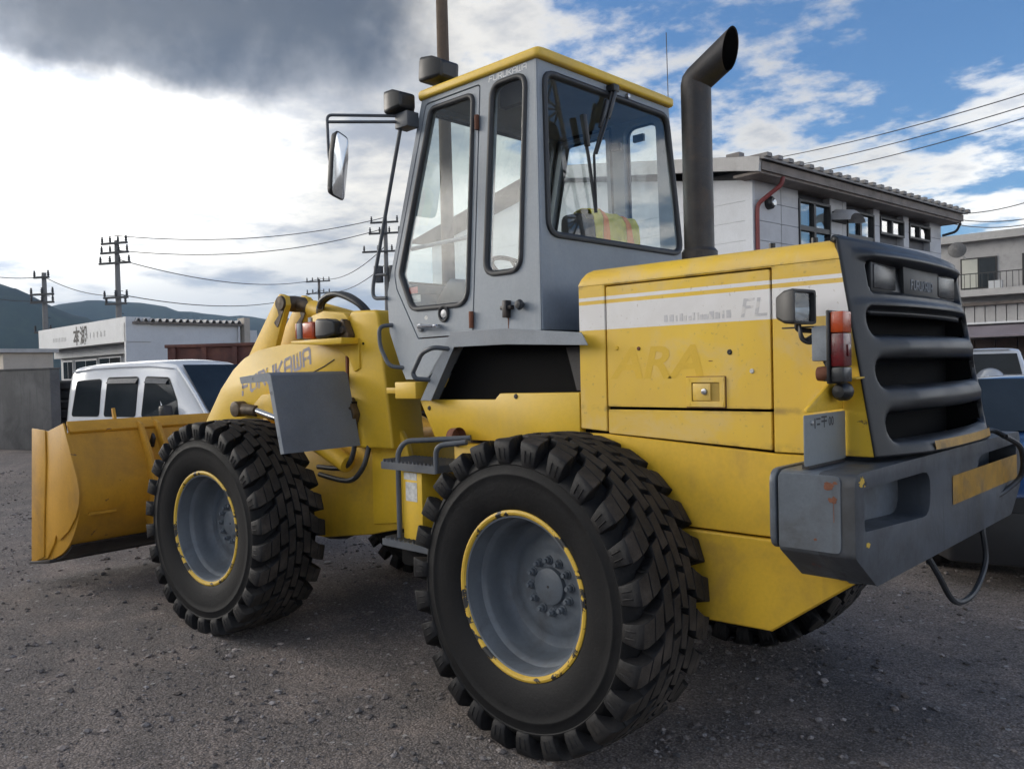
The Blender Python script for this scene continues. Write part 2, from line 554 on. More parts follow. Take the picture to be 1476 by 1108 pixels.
def empty(name, loc=(0, 0, 0), rz=0.0, label=None, cat=None, group=None):
    o = bpy.data.objects.new(name, None)
    o.empty_display_size = 0.2
    COL.objects.link(o)
    o.location = loc
    o.rotation_euler = (0, 0, rz)
    return tag(o, label, cat, group)


def tag(o, label=None, cat=None, group=None, kind=None):
    for k, v in (('label', label), ('category', cat), ('group', group), ('kind', kind)):
        if v:
            o[k] = v
    return o


def rpoly(pts, r, seg=5):
    """polygon with rounded corners; r a number or a list"""
    n = len(pts)
    out = []
    for i in range(n):
        p = Vector((*pts[i], 0))
        a = Vector((*pts[i - 1], 0))
        b = Vector((*pts[(i + 1) % n], 0))
        rr = r[i] if isinstance(r, (list, tuple)) else r
        if rr <= 0:
            out.append((p.x, p.y))
            continue
        da, db = (a - p), (b - p)
        la, lb = da.length, db.length
        da.normalize()
        db.normalize()
        ang = da.angle(db)
        d = min(rr / math.tan(ang / 2), la * 0.49, lb * 0.49)
        p0, p1 = p + da * d, p + db * d
        for k in range(seg + 1):
            t = k / seg
            q = p0 * (1 - t) ** 2 + p * 2 * t * (1 - t) + p1 * t * t
            out.append((q.x, q.y))
    return out


def inset(pts, d):
    """shrink a polygon by d (positive = inwards)"""
    n = len(pts)
    area = sum(pts[i][0] * pts[(i + 1) % n][1] - pts[(i + 1) % n][0] * pts[i][1] for i in range(n))
    s = 1 if area > 0 else -1
    out = []
    for i in range(n):
        p = Vector(pts[i])
        e0 = (p - Vector(pts[i - 1]))
        e1 = (Vector(pts[(i + 1) % n]) - p)
        if e0.length < 1e-9:
            e0 = e1
        if e1.length < 1e-9:
            e1 = e0
        e0.normalize()
        e1.normalize()
        n0, n1 = Vector((-e0.y, e0.x)) * s, Vector((-e1.y, e1.x)) * s
        nn = (n0 + n1)
        if nn.length < 1e-6:
            nn = n0
        nn.normalize()
        out.append(tuple(p + nn * d / max(0.4, nn.dot(n0))))
    return out


def holed(outer, holes, fn, thick, name, mat, parent=None, front=False, bevel=0.0, smooth=35, seg=1):
    """flat plate with openings: 2-D loops mapped by fn(u, v, h); h runs 0..thick"""
    bm = bmesh.new()
    loops = []
    edges = []
    for lp in [outer] + list(holes):
        vs = [bm.verts.new((p[0], p[1], 0)) for p in lp]
        loops.append(vs)
        for i in range(len(vs)):
            edges.append(bm.edges.new((vs[i], vs[(i + 1) % len(vs)])))
    bmesh.ops.triangle_fill(bm, use_beauty=True, use_dissolve=False, edges=edges)
    base = bm.faces[:]
    mp = {}
    for lp in loops:
        for v in lp:
            mp[v] = bm.verts.new((v.co.x, v.co.y, 1))
    for f in base:
        bm.faces.new([mp[v] for v in reversed(f.verts)])
    for lp in loops:
        for i in range(len(lp)):
            a, b = lp[i], lp[(i + 1) % len(lp)]
            bm.faces.new((a, b, mp[b], mp[a]))
    for v in bm.verts:
        v.co = Vector(fn(v.co.x, v.co.y, v.co.z * thick))
    bmesh.ops.recalc_face_normals(bm, faces=bm.faces[:])
    if bevel > 0:
        ed = [e for e in bm.edges if len(e.link_faces) == 2 and e.calc_face_angle(0) > R(50)]
        bmesh.ops.bevel(bm, geom=ed, offset=bevel, segments=seg, profile=0.5, affect='EDGES', clamp_overlap=True)
    me = bpy.data.meshes.new(name)
    bm.to_mesh(me)
    bm.free()
    o = link(name, me, mat, parent, front)
    if smooth:
        me.shade_smooth()
        me.set_sharp_from_angle(angle=R(smooth))
    return o


def curve_pts(pts, n=24, closed=False):
    """Catmull-Rom through points"""
    P = [Vector(p) for p in pts]
    m = len(P)
    out = []
    segs = m if closed else m - 1
    per = max(2, n // segs)
    for i in range(segs):
        if closed:
            p0, p1, p2, p3 = P[i - 1], P[i], P[(i + 1) % m], P[(i + 2) % m]
        else:
            p0, p1, p2, p3 = P[max(i - 1, 0)], P[i], P[i + 1], P[min(i + 2, m - 1)]
        for k in range(per):
            t = k / per
            out.append(0.5 * ((2 * p1) + (p2 - p0) * t + (2 * p0 - 5 * p1 + 4 * p2 - p3) * t * t + (3 * p1 - p0 - 3 * p2 + p3) * t ** 3))
    if not closed:
        out.append(P[-1])
    return out


def bend(pts, r, seg=5):
    """3-D polyline with rounded corners"""
    P = [Vector(p) for p in pts]
    out = [P[0]]
    for i in range(1, len(P) - 1):
        a, p, b = P[i - 1], P[i], P[i + 1]
        da, db = (a - p), (b - p)
        d = min(r, da.length * 0.49, db.length * 0.49)
        p0, p1 = p + da.normalized() * d, p + db.normalized() * d
        for k in range(seg + 1):
            t = k / seg
            out.append(p0 * (1 - t) ** 2 + p * 2 * t * (1 - t) + p1 * t * t)
    out.append(P[-1])
    return out


GLY = {  # squared rounded lettering, strokes on a unit cell
    'F': [[(0.05, 0), (0.18, 1), (0.95, 1)], [(0.12, 0.52), (0.78, 0.52)]],
    'U': [[(0.05, 1), (0.05, 0.12), (0.18, 0), (0.8, 0), (0.92, 0.12), (0.92, 1)]],
    'R': [[(0.05, 0), (0.05, 1), (0.78, 1), (0.92, 0.86), (0.92, 0.55), (0.80, 0.44), (0.05, 0.44)], [(0.55, 0.44), (0.92, 0)]],
    'K': [[(0.05, 0), (0.05, 1)], [(0.92, 1), (0.30, 0.5), (0.92, 0)], [(0.05, 0.5), (0.30, 0.5)]],
    'A': [[(0.05, 0), (0.05, 0.86), (0.18, 1), (0.8, 1), (0.92, 0.86), (0.92, 0)], [(0.05, 0.42), (0.92, 0.42)]],
    'W': [[(0.05, 1), (0.05, 0.12), (0.15, 0), (0.82, 0), (0.92, 0.12), (0.92, 1)], [(0.485, 0), (0.485, 1)]],
}


def lettering(name, text, fn, cw, ch, gap, lw, mat, parent, thick=0.0015, front=False, slant=0.0):
    """raised flat strokes; fn(u, v, h) maps to 3-D"""
    mb = MB()
    u0 = 0.0
    for chx in text:
        for st in GLY.get(chx, []):
            P = [Vector((u0 + p[0] * cw + p[1] * ch * slant, p[1] * ch)) for p in st]
            for i in range(len(P) - 1):
                a, b = P[i], P[i + 1]
                d = (b - a)
                if d.length < 1e-6:
                    continue
                d.normalize()
                nrm = Vector((-d.y, d.x)) * lw / 2
                a2, b2 = a - d * lw * 0.35, b + d * lw * 0.35
                q = [a2 + nrm, b2 + nrm, b2 - nrm, a2 - nrm]
                hh = thick + 0.00004 * (i % 3)
                vs = [fn(p.x, p.y, 0.0) for p in q] + [fn(p.x, p.y, hh) for p in q]
                mb.add(vs, [(3, 2, 1, 0), (4, 5, 6, 7), (0, 1, 5, 4), (1, 2, 6, 5), (2, 3, 7, 6), (3, 0, 4, 7)])
        u0 += cw + gap
    return mb.build(name, mat, parent, front=front, smooth=0)


def font_text(name, text, fn, size, mat, parent, shear=0.0, extr=0.001, bold=0.0, sx=1.0):
    cu = bpy.data.curves.new(name, 'FONT')
    cu.body = text
    cu.size = size
    cu.shear = shear
    cu.offset = bold
    cu.resolution_u = 3
    tmp = bpy.data.objects.new('tmp_text', cu)
    COL.objects.link(tmp)
    dg = bpy.context.evaluated_depsgraph_get()
    me = bpy.data.meshes.new_from_object(tmp.evaluated_get(dg))
    bpy.data.objects.remove(tmp)
    for v in me.vertices:
        v.co = Vector(fn(v.co.x * sx, v.co.y, extr))
    me.materials.clear()
    return link(name, me, mat, parent)

# ------------------------------------------------------------------ the wheel loader
loader = empty('wheel_loader', (0, 0, 0), 0, 'yellow and grey articulated wheel loader with its bucket lowered, filling the yard', 'wheel loader')
LD = loader


def part(mb, name, mat, parent=LD, **k):
    return mb.build(name, mat, parent, **k)


# ---- wheels
def tread_mesh():
    mb = MB()
    NP = 26
    p = 2 * math.pi / NP
    rnd = random.Random(3)

    def block(stations, th0, sgn):
        # station: (y_top, r_top, y_base, r_base, theta shift (pitches), half width (pitches))
        vs = []
        for (yt, rt, yb, rb, sh, hw) in stations:
            for (y, r, k) in ((yt, rt, 0.97), (yb, rb, 1.07)):
                for e in (-1, 1):
                    a = th0 + (sh + e * hw * k) * p
                    vs.append((r * math.cos(a), sgn * y, r * math.sin(a)))
        n = len(stations)
        fs = []
        for i in range(n - 1):
            o, q = 4 * i, 4 * i + 4
            fs += [(o, o + 1, q + 1, q), (o + 1, o + 3, q + 3, q + 1), (o + 3, o + 2, q + 2, q + 3), (o + 2, o, q, q + 2)]
        fs.append((0, 2, 3, 1))
        e = 4 * (n - 1)
        fs.append((e, e + 1, e + 3, e + 2))
        mb.add(vs, fs)

    for sgn, off in ((1, 0.0), (-1, 0.5)):
        for i in range(NP):
            t0 = (i + off) * p
            w = 0.006 * rnd.random()
            # shoulder lug running down the side wall
            block([(-0.2270, 0.552, -0.205, 0.548, -0.03, 0.255),
                   (-0.2345, 0.575, -0.195, 0.566, -0.03, 0.265),
                   (-0.2340, 0.625, -0.185, 0.590, -0.01, 0.295),
                   (-0.2260, 0.648 - w * .3, -0.180, 0.598, 0.01, 0.31),
                   (-0.2050, 0.656 - w * .3, -0.175, 0.600, 0.05, 0.315),
                   (-0.1700, 0.659 - w * .3, -0.165, 0.602, 0.13, 0.32)], t0, sgn)
            block([(-0.1665, 0.659 - w * .3, -0.1665, 0.602, 0.14, 0.33),
                   (-0.1380, 0.660 - w * .3, -0.138, 0.604, 0.24, 0.35),
                   (-0.1120, 0.661 - w * .3, -0.112, 0.606, 0.36, 0.37)], t0, sgn)
            block([(-0.1065, 0.661, -0.1065, 0.610, 0.56, 0.40),
                   (-0.0800, 0.662, -0.080, 0.611, 0.62, 0.42),
                   (-0.0540, 0.6625, -0.054, 0.612, 0.70, 0.43)], t0, sgn)
            block([(-0.0480, 0.6628, -0.048, 0.612, 0.22, 0.43),
                   (-0.0030, 0.664, -0.003, 0.612, 0.32, 0.43)], t0, sgn)
            # ribs moulded on the lug's flank
            for e in (-0.10, 0.10):
                block([(-0.2375, 0.570, -0.225, 0.566, -0.03 + e, 0.020),
                       (-0.2372, 0.618, -0.220, 0.606, -0.01 + e, 0.020)], t0, sgn)
    return mb


def make_wheel(center, front, flip):
    rim = MB()
    prof = [(0.336, -0.176), (0.330, -0.186), (0.322, -0.184), (0.318, -0.165), (0.312, -0.110), (0.300, -0.098), (0.294, -0.085),
            (0.290, -0.030), (0.284, 0.006), (0.268, 0.026), (0.240, 0.034), (0.218, 0.030), (0.200, 0.018), (0.165, 0.014), (0.140, 0.014),
            (0.132, 0.010), (0.0, 0.010)]
    rim.lathe(prof, 72)
    rim.lathe([(0.336, -0.176), (0.345, -0.12), (0.345, 0.17), (0.30, 0.18), (0.285, 0.05)], 48)
    w = rim.build('wheel', 'rim_grey', LD, smooth=30)
    MB().lathe([(0.332, -0.170), (0.349, -0.176), (0.357, -0.186), (0.354, -0.194), (0.345, -0.197), (0.336, -0.194), (0.329, -0.184), (0.332, -0.170)], 72).build('rim_flange', 'rim_yellow', w)
    tp = [(0.334, -0.172), (0.352, -0.1885), (0.372, -0.199), (0.42, -0.2135), (0.47, -0.2205), (0.500, -0.2225), (0.503, -0.2245), (0.510, -0.2245), (0.513, -0.2225),
          (0.545, -0.2205), (0.549, -0.2235), (0.556, -0.2225), (0.572, -0.208), (0.590, -0.186), (0.608, -0.14), (0.624, -0.07), (0.626, 0)]
    tp = tp + [(r, -h) for r, h in tp[-2::-1]]
    MB().lathe(tp, 88).build('tyre', 'rubber', w, smooth=40)
    tr = tread_mesh().build('tread', 'tread_rubber', w, bevel=0.0025, seg=1, smooth=40)
    tr.data.materials.append(MATS['tread_dust'])
    for pg in tr.data.polygons:              # the running faces carry dry dust
        c_ = Vector((pg.center.x, 0, pg.center.z))
        if c_.length > 0.645 and pg.normal.dot(c_.normalized()) > 0.75:
            pg.material_index = 1
    hub = MB().lathe([(0.0, -0.012), (0.074, -0.012), (0.080, -0.008), (0.083, 0.012)], 40)
    h = hub.build('hub_cap', 'rim_grey', w)
    MB().lathe([(0.0, -0.014), (0.006, -0.014), (0.006, -0.01)], 10).build('plug', 'black_steel', w)
    nut = None
    for k in range(12):
        a = 2 * math.pi * k / 12 + 0.13
        if nut is None:
            nm = MB().cyl((0, 0.014, 0), (0, -0.014, 0), 0.0165, 6)
            nm.cyl((0, 0.014, 0), (0, 0.004, 0), 0.021, 14)
            nm.cyl((0, -0.012, 0), (0, -0.026, 0), 0.010, 10)
            nut = nm.build('wheel_nut', 'rim_grey', w, bevel=0.0015, seg=1)
            nn = nut
        else:
            nn = nut.copy()
            COL.objects.link(nn)
        nn.location = (0.112 * math.cos(a), 0, 0.112 * math.sin(a))
    MB().tube([(0.19, 0.02, 0.15), (0.205, -0.02, 0.165), (0.20, -0.05, 0.15)], 0.008, 8).build('valve', 'bright_steel', w)
    return w


def copy_tree(o, parent):
    c = o.copy()
    COL.objects.link(c)
    c.parent = parent
    for ch in o.children:
        copy_tree(ch, c)
    return c


def place(w, x, y, z, rz):
    w.location = (x, y, z)
    w.rotation_euler = (0, 0, rz)


WZ = 0.655
rl = make_wheel(None, False, False)
place(rl, 0, -0.895, WZ, 0)
fl = copy_tree(rl, LD)
fr_ = copy_tree(rl, LD)
rr_ = copy_tree(rl, LD)
ST = Matrix.Rotation(STEER, 3, 'Z')


def fpos(x, y, z):
    return PIVOT + ST @ Vector((x, y, z))


p_ = fpos(-1.328, -0.895, WZ)
place(fl, *p_, STEER)
p_ = fpos(-1.328, 0.895, WZ)
place(fr_, *p_, STEER + math.pi)
place(rr_, 0, 0.895, WZ, math.pi)
for w_, ph in ((rl, 0.05), (fl, 0.12), (fr_, 0.3), (rr_, 0.4)):   # each wheel stopped at its own angle
    e = w_.rotation_euler.copy()
    w_.rotation_euler = (Matrix.Rotation(e.z, 3, 'Z') @ Matrix.Rotation(ph * (1 if abs(e.z) < 1 else -1), 3, 'Y')).to_euler()

ax = MB().cyl((0, -0.85, WZ), (0, 0.85, WZ), 0.11, 16)
ax.lathe([(0.0, -0.24), (0.15, -0.22), (0.24, -0.1), (0.26, 0), (0.24, 0.1), (0.15, 0.22), (0, 0.24)], 24, 'y', (0, 0, WZ))
part(ax, 'axle', 'black_steel')
ax2 = MB().cyl((-1.35, -0.85, WZ), (-1.35, 0.85, WZ), 0.11, 16)
ax2.lathe([(0.0, -0.24), (0.15, -0.22), (0.24, -0.1), (0.26, 0), (0.24, 0.1), (0.15, 0.22), (0, 0.24)], 24, 'y', (-1.35, 0, WZ))
part(ax2, 'axle', 'black_steel', front=True)

# ---- engine cover
HY = 0.66
core = MB().box(0.03, 1.13, -0.628, 0.628, 0.75, 1.93)
part(core, 'engine_bay', 'dark_core')
top_prof = [(-HY, 1.955)]
for k in range(8):
    a = math.pi / 2 * k / 7
    top_prof.append((-HY + 0.075 * (1 - math.cos(a)), 1.955 + 0.075 * math.sin(a)))
top_prof += [(-0.3, 2.040), (0, 2.046)]
top_prof = top_prof + [(-y, z) for y, z in top_prof[-2::-1]]
inner = [(y * 0.955, z - 0.03) for y, z in top_prof[::-1]]
rows = []
for x, dzz in ((0.0, -0.045), (0.006, -0.022), (0.02, -0.007), (0.045, 0.0), (0.4, 0.0), (0.8, 0.0), (1.183, 0.0)):
    rows.append([(x - (z - 2.0) * 0.0, y, 1.955 + max(0, (z - 1.955) + dzz * min(1, (z - 1.955) / 0.075)) if z > 1.955 else z) for y, z in top_prof])
hood = MB().grid(rows)
hood.grid([[(x, y, z) for (x, y, z) in [(rows[-1][0][0], yy, zz) for yy, zz in inner]], [(0.0, yy, zz) for yy, zz in inner]])
hood_o = part(hood, 'engine_hood', 'hood_yellow', smooth=50)
MB().box(0.002, 1.18, -0.60, 0.60, 1.945, 1.975).build('hood_underside', 'dark_core', hood_o)

for s in (-1, 1):
    def mapS(u, v, h, s=s):
        return (u, s * (HY - h), v)
    U = [(0.0, 1.322), (0.0, 1.9548), (1.1838, 1.9548), (1.293, 1.262), (0.925, 1.262), (0.925, 1.949), (0.147, 1.949), (0.147, 1.312)]
    fr = holed(U, [], mapS, 0.028, 'side_frame', 'hood_yellow', LD, bevel=0.003)
    D = [(0.155, 1.421), (0.155, 1.942), (0.917, 1.942), (0.917, 1.421)]
    door = holed(rpoly(D, 0.006, 2), [], mapS, 0.026, 'engine_door', 'hood_yellow', LD, bevel=0.003)
    holed([(0.155, 1.305), (0.155, 1.408), (0.917, 1.411), (0.917, 1.268)], [], mapS, 0.026, 'lower_panel', 'hood_yellow', LD, bevel=0.003)
    if s < 0:
        # recessed paddle latch
        fx0, fx1, fz0, fz1 = 0.556, 0.727, 1.426, 1.545
        holed(rpoly([(fx0, fz0), (fx0, fz1), (fx1, fz1), (fx1, fz0)], 0.004, 2), [rpoly([(fx0 + .024, fz0 + .022), (fx0 + .024, fz1 - .022), (fx1 - .022, fz1 - .022), (fx1 - .022, fz0 + .022)], 0.003, 2)],
              lambda u, v, h: (u, -HY - 0.009 + h, v), 0.010, 'latch_frame', 'hood_yellow', door, bevel=0.0015)
        MB().box(fx0 - .004, fx1 + .004, -HY - 0.0012, -HY + 0.003, fz0 - .004, fz1 + .003).build('latch_outline', 'rust', door)  # dark plate drawing the gap line round the latch frame
        MB().box(fx0 + .02, fx1 - .02, -HY - 0.0022, -HY + 0.004, fz0 + .02, fz1 - .02).build('latch_recess', 'latch_shade', door)  # recess shade painted as a darker yellow
        MB().box(fx0 + .028, fx0 + .108, -HY - 0.007, -HY + 0.002, fz0 + .026, fz1 - .026).build('latch_paddle', 'hood_yellow', door, bevel=0.002)
        MB().cyl((fx0 + .082, -HY - 0.004, 1.487), (fx0 + .082, -HY - 0.014, 1.487), 0.0125, 14).build('lock', 'bright_steel', door, bevel=0.002)
        for bx in (fx0 + .011, fx1 - .011):
            for bz in (fz0 + .011, fz1 - .011):
                MB().cyl((bx, -HY - 0.006, bz), (bx, -HY - 0.0105, bz), 0.007, 10).build('rivet', 'hood_yellow', door)
        for (bx, bz, mt, r_) in ((0.208, 1.674, 'ghost_print', 0.009), (0.322, 1.668, 'rust', 0.008), (0.747, 1.640, 'black_plastic', 0.010), (0.84, 1.565, 'sticker', 0.0085)):
            MB().lathe([(0, -0.004), (r_ * .7, -0.005), (r_, -0.003), (r_ * 1.1, 0.0)], 14, 'y', (bx, -HY, bz)).build('bolt', mt, door)
        MB().box(0.655, 0.672, -HY - 0.001, -HY + .002, 1.606, 1.609).build('bolt', 'rust', door)
        gm = lambda u, v, h: (0.165 + u, -HY - 0.0006, 1.515 + v)
        font_text('lettering', 'ARA', lambda u, v, h: (0.18 + u, -HY - 0.0007, 1.545 + v), 0.185, 'ghost_print', door, shear=0.22, bold=0.004, sx=1.25)
        font_text('lettering', 'FL', lambda u, v, h: (0.79 + u, -HY - 0.0007, 1.772 + v), 0.10, 'grey_ghost', door, shear=0.15, bold=0.001, sx=1.2)
        mk = MB()
        rnd = random.Random(5)
        u_ = 0.452
        while u_ < 0.745:
            w_ = rnd.uniform(0.006, 0.020)
            mk.box(u_, u_ + w_, -HY - 0.0009, -HY - 0.0001, 1.772, 1.772 + rnd.uniform(0.018, 0.032))
            u_ += w_ + rnd.uniform(0.004, 0.012)
        mk.build('lettering', 'grey_ghost', door, smooth=0)

# small bolts standing on the hood top
for hx in (0.86, 1.03):
    MB().cyl((hx, -0.52, 2.028), (hx, -0.52, 2.058), 0.013, 8).build('hood_bolt', 'black_plastic', LD)

# ---- rear frame below the cover
for s in (-1, 1):
    def mapF(u, v, h, s=s):
        return (u, s * (0.655 - h), v)
    holed([(-0.05, 0.939), (-0.05, 1.300), (0.14, 1.300), (0.92, 1.256), (1.13, 1.256), (1.13, 0.941)], [], mapF, 0.05, 'frame_plate', 'yellow_frame', LD, bevel=0.004)
    holed([(0.30, 0.60), (0.30, 0.931), (1.15, 0.933), (1.256, 0.845), (0.905, 0.588), (0.62, 0.580)], [], lambda u, v, h, s=s: (u, s * (0.668 - h), v), 0.06, 'frame_plate', 'yellow_frame', LD, bevel=0.006)
under = MB().prism([(-0.9, 0.62), (-0.9, 1.2), (1.12, 1.2), (1.2, 0.86), (0.9, 0.605), (0.3, 0.60)], -0.605, 0.605)
part(under, 'rear_frame', 'dark_core')

# ---- counterweight
cwp = rpoly([(-1.0, 0.985), (-1.0, 1.243), (1.0, 1.243), (1.0, 0.985), (0.83, 0.865), (-0.83, 0.865)], [.03, .045, .045, .03, .05, .05], 4)
rec = rpoly([(-0.925, 1.055), (-0.925, 1.190), (-0.30, 1.186), (-0.30, 1.02)], [.02, .03, .07, .09], 4)
rec2 = [(-y, z) for y, z in rec]


def mapC(u, v, h):
    return (1.355 - h, u, v)


cw = holed(cwp, [rec, rec2], mapC, 0.12, 'counterweight', 'weight_face', LD, bevel=0.038, seg=4, smooth=60)
cb = MB().prism([(y * 0.9995, z) for y, z in inset(cwp, 0.0008)], 1.105, 1.240, 'x')
cb.build('counterweight_body', 'grey_weight', cw, bevel=0.0)
MB().prism([(y * 1.006, z + (0.004 if z > 1.1 else -0.004)) for y, z in rpoly([(-1.0, 0.985), (-1.0, 1.243), (-0.62, 1.243), (-0.62, 0.985)], [.05, .05, 0, 0], 4)], 1.075, 1.098, 'x').build('end_plate', 'grey_weight', cw, bevel=0.006)
MB().prism([(y * 1.006, z + (0.004 if z > 1.1 else -0.004)) for y, z in rpoly([(1.0, 0.985), (1.0, 1.243), (0.62, 1.243), (0.62, 0.985)], [.05, .05, 0, 0], 4)], 1.075, 1.098, 'x').build('end_plate', 'grey_weight', cw, bevel=0.006)
MB().prism([(1.10, 0.985), (1.345, 0.985), (1.345, 0.87), (1.25, 0.845)], -0.80, 0.80).build('weight_underside', 'grey_weight', cw, bevel=0.015)
# yellow breakaway edge and wedge in front of the weight
MB().prism([(1.02, 0.985), (1.34, 0.900), (1.252, 0.840), (1.10, 0.90)], -0.79, -0.672).build('wedge', 'yellow_frame', cw, bevel=0.004)
tp_ = MB()
tp_.grid([[(mapC(y, z, 0)[0] + 0.0025, y, z) for y in [-0.045 + 0.0975 * k for k in range(11)]] for z in (1.025, 1.075, 1.138)])
tp_.build('reflective_tape', 'tape_orange', cw)
MB().lathe([(0.0, 0.0), (0.035, 0.0), (0.03, 0.02)], 16, 'x', (1.243, -0.80, 1.11)).build('bolt_hole', 'dark_core', cw)
for s in (-1, 1):
    holed(rpoly([(1.106, 0.992), (1.106, 1.236), (1.312, 1.236), (1.312, 0.992)], [.01, .02, .02, .02], 3), [], lambda u, v, h, s=s: (u, s * (1.0028 - h), v), 0.006, 'end_cover', 'grey_weight', cw, bevel=0.002)
# scars of old paint
for k, (yy, zz, rr) in enumerate(((-0.945, 1.214, 0.022), (-0.915, 1.205, 0.012), (-0.90, 1.012, 0.014))):
    rnd = random.Random(20 + k)
    pts = [(yy + rr * rnd.uniform(.4, 1.3) * math.cos(a), zz + rr * rnd.uniform(.3, 1.0) * math.sin(a)) for a in [2 * math.pi * i / 15 for i in range(15)]]
    MB().prism(pts, 1.34, 1.3562, 'x').build('paint_scar', 'rim_yellow', cw, smooth=0)
MB().box(1.289, 1.291, -1.0034, -0.99, 1.09, 1.15).build('rust_run', 'rust', cw)
for k, (xx, zz, rr) in enumerate(((1.275, 1.205, 0.017), (1.288, 1.160, 0.016), (1.295, 1.214, 0.008), (1.23, 1.03, 0.006))):
    sp = MB()
    rnd = random.Random(k)
    pts = [(xx + rr * rnd.uniform(.6, 1.2) * math.cos(a), zz + rr * rnd.uniform(.4, 1.0) * math.sin(a)) for a in [2 * math.pi * i / 13 for i in range(13)]]
    sp.prism(pts, -1.0036, -0.99)
    sp.build('paint_scar', 'rust', cw, smooth=0)
hose = curve_pts([(1.40, 0.55, 1.25), (1.43, 0.68, 1.19), (1.405, 0.80, 1.06), (1.36, 0.72, 0.99), (1.33, 0.5, 0.95), (1.34, 0.42, 0.86), (1.35, 0.42, 0.72), (1.35, 0.24, 0.62), (1.34, 0.02, 0.63), (1.33, -0.16, 0.78), (1.30, -0.22, 0.88)], 60)
part(MB().tube(hose, 0.012, 8), 'cable', 'black_rubber')
part(MB().tube(curve_pts([(1.28, 0.3, 1.27), (1.34, 0.55, 1.275), (1.40, 0.55, 1.25)], 20), 0.012, 8), 'cable', 'black_rubber')

# ---- radiator guard
def sd_rrect(px, pz, cx, cz, hw, hh, r):
    qx, qz = abs(px - cx) - hw + r, abs(pz - cz) - hh + r
    return math.hypot(max(qx, 0), max(qz, 0)) + min(max(qx, qz), 0) - r


ZB, ZT = 1.262, 2.028
def xedge(z):
    return 1.1755 + (2.02 - z) * 0.158


plan = []
for k in range(61):
    y = -0.664 + 1.328 * k / 60
    plan.append((y, 0.076 * (1 - (abs(y) / 0.664) ** 2.3)))
plan = [(-0.664, -0.004)] + plan + [(0.664, -0.004)]
cum = [0.0]
for a, b in zip(plan, plan[1:]):
    cum.append(cum[-1] + math.hypot(b[0] - a[0], b[1] - a[1]))
TOT = cum[-1]


def plan_at(s):
    s = min(max(s, 0), TOT)
    for i in range(len(cum) - 1):
        if s <= cum[i + 1] + 1e-9:
            t = (s - cum[i]) / max(1e-9, cum[i + 1] - cum[i])
            return (plan[i][0] * (1 - t) + plan[i + 1][0] * t, plan[i][1] * (1 - t) + plan[i + 1][1] * t)
    return plan[-1]


SM = TOT / 2
HOLES = [(SM, 1.733, 0.580, 0.045, 0.043), (SM, 1.549, 0.580, 0.045, 0.043), (SM, 1.362, 0.575, 0.045, 0.043)]


def hole_sdf(s, z):
    return min(sd_rrect(s, z, *h) for h in HOLES)


NS, NZ = 150, 110
gv, gi, gf = [], {}, []
for j in range(NZ + 1):
    for i in range(NS + 1):
        s, z = TOT * i / NS, ZB + (ZT - ZB) * j / NZ
        d = hole_sdf(s, z)
        lim = max(TOT / NS, (ZT - ZB) / NZ) * 0.75
        if abs(d) < lim:                                   # snap the mesh to the lip of the opening
            e = 1e-4
            gx = (hole_sdf(s + e, z) - hole_sdf(s - e, z)) / (2 * e)
            gz = (hole_sdf(s, z + e) - hole_sdf(s, z - e)) / (2 * e)
            s, z = s - d * gx, z - d * gz
            d = 0.0
        y, off = plan_at(s)
        # bands swell outwards between the openings, lips fold in
        bul = 0.0
        if z < 1.82:
            bul = 0.034 * (1 - math.exp(-max(d, 0) / 0.018)) * min(1, (1.82 - z) / 0.03) * min(1, max(0, (0.664 - abs(y)) / 0.28))
        if 0 <= d < 0.02 and z < 1.82:
            bul -= 0.020 * (1 - d / 0.02) ** 2
        # hollow under the visor for the lamps and the name plate
        box = sd_rrect(y, z, 0, 1.898, 0.53, 0.064, 0.03)
        bul -= 0.045 * min(1, max(0, -box / 0.02))
        # visor curls forward at the top
        topk = max(0, (z - 1.985) / (ZT - 1.985))
        off2 = off * (1 - 0.35 * topk * topk) + (0.022 * math.sin(min(1, max(0, (z - 1.95) / 0.05)) * math.pi)) * min(1, max(0, (0.6 - abs(y)) / 0.1))
        gv.append((xedge(z) + off2 + bul, y, z - 0.02 * (1 - (y / 0.66) ** 2) * 0))
for j in range(NZ):
    for i in range(NS):
        s, z = TOT * (i + .5) / NS, ZB + (ZT - ZB) * (j + .5) / NZ
        if hole_sdf(s, z) < 0:
            continue
        a = j * (NS + 1) + i
        gf.append((a, a + 1, a + NS + 2, a + NS + 1))
gr = MB().add(gv, gf)
capr = [[gv[NZ * (NS + 1) + i] for i in range(NS + 1)], [(gv[NZ * (NS + 1) + i][0] - 0.02, gv[NZ * (NS + 1) + i][1] * 0.985, ZT + 0.010) for i in range(NS + 1)],
        [(1.16, gv[NZ * (NS + 1) + i][1] * 0.93, ZT + 0.016) for i in range(NS + 1)]]
gr.grid(capr)
grille = part(gr, 'radiator_guard', 'grille_plastic', smooth=50, recalc=True, solid=0.022)
MB().box(1.10, 1.16, -0.62, 0.62, 1.27, 1.82).build('radiator_core', 'dark_core', grille)
for s in (-1, 1):
    MB().prism([(1.10, 1.27), (1.10, 1.80), (xedge(1.80) + 0.012, 1.80), (xedge(1.27) + 0.012, 1.27)], s * 0.560, s * 0.630).build('guard_liner', 'dark_core', grille)  # near-black liner added so the guard openings stay dark
MB().box(1.10, 1.20, -0.62, 0.62, 1.795, 1.82).build('guard_liner', 'dark_core', grille)
for s in (-1, 1):
    yc = s * 0.36
    lamp = MB().box(1.180, 1.222, yc - 0.125, yc + 0.125, 1.845, 1.955)
    lo = lamp.build('rear_lamp', 'black_plastic', grille, bevel=0.008)
    MB().box(1.215, 1.2265, yc - 0.108, yc + 0.108, 1.858, 1.945).build('lens', 'smoked_lens', lo, bevel=0.003)
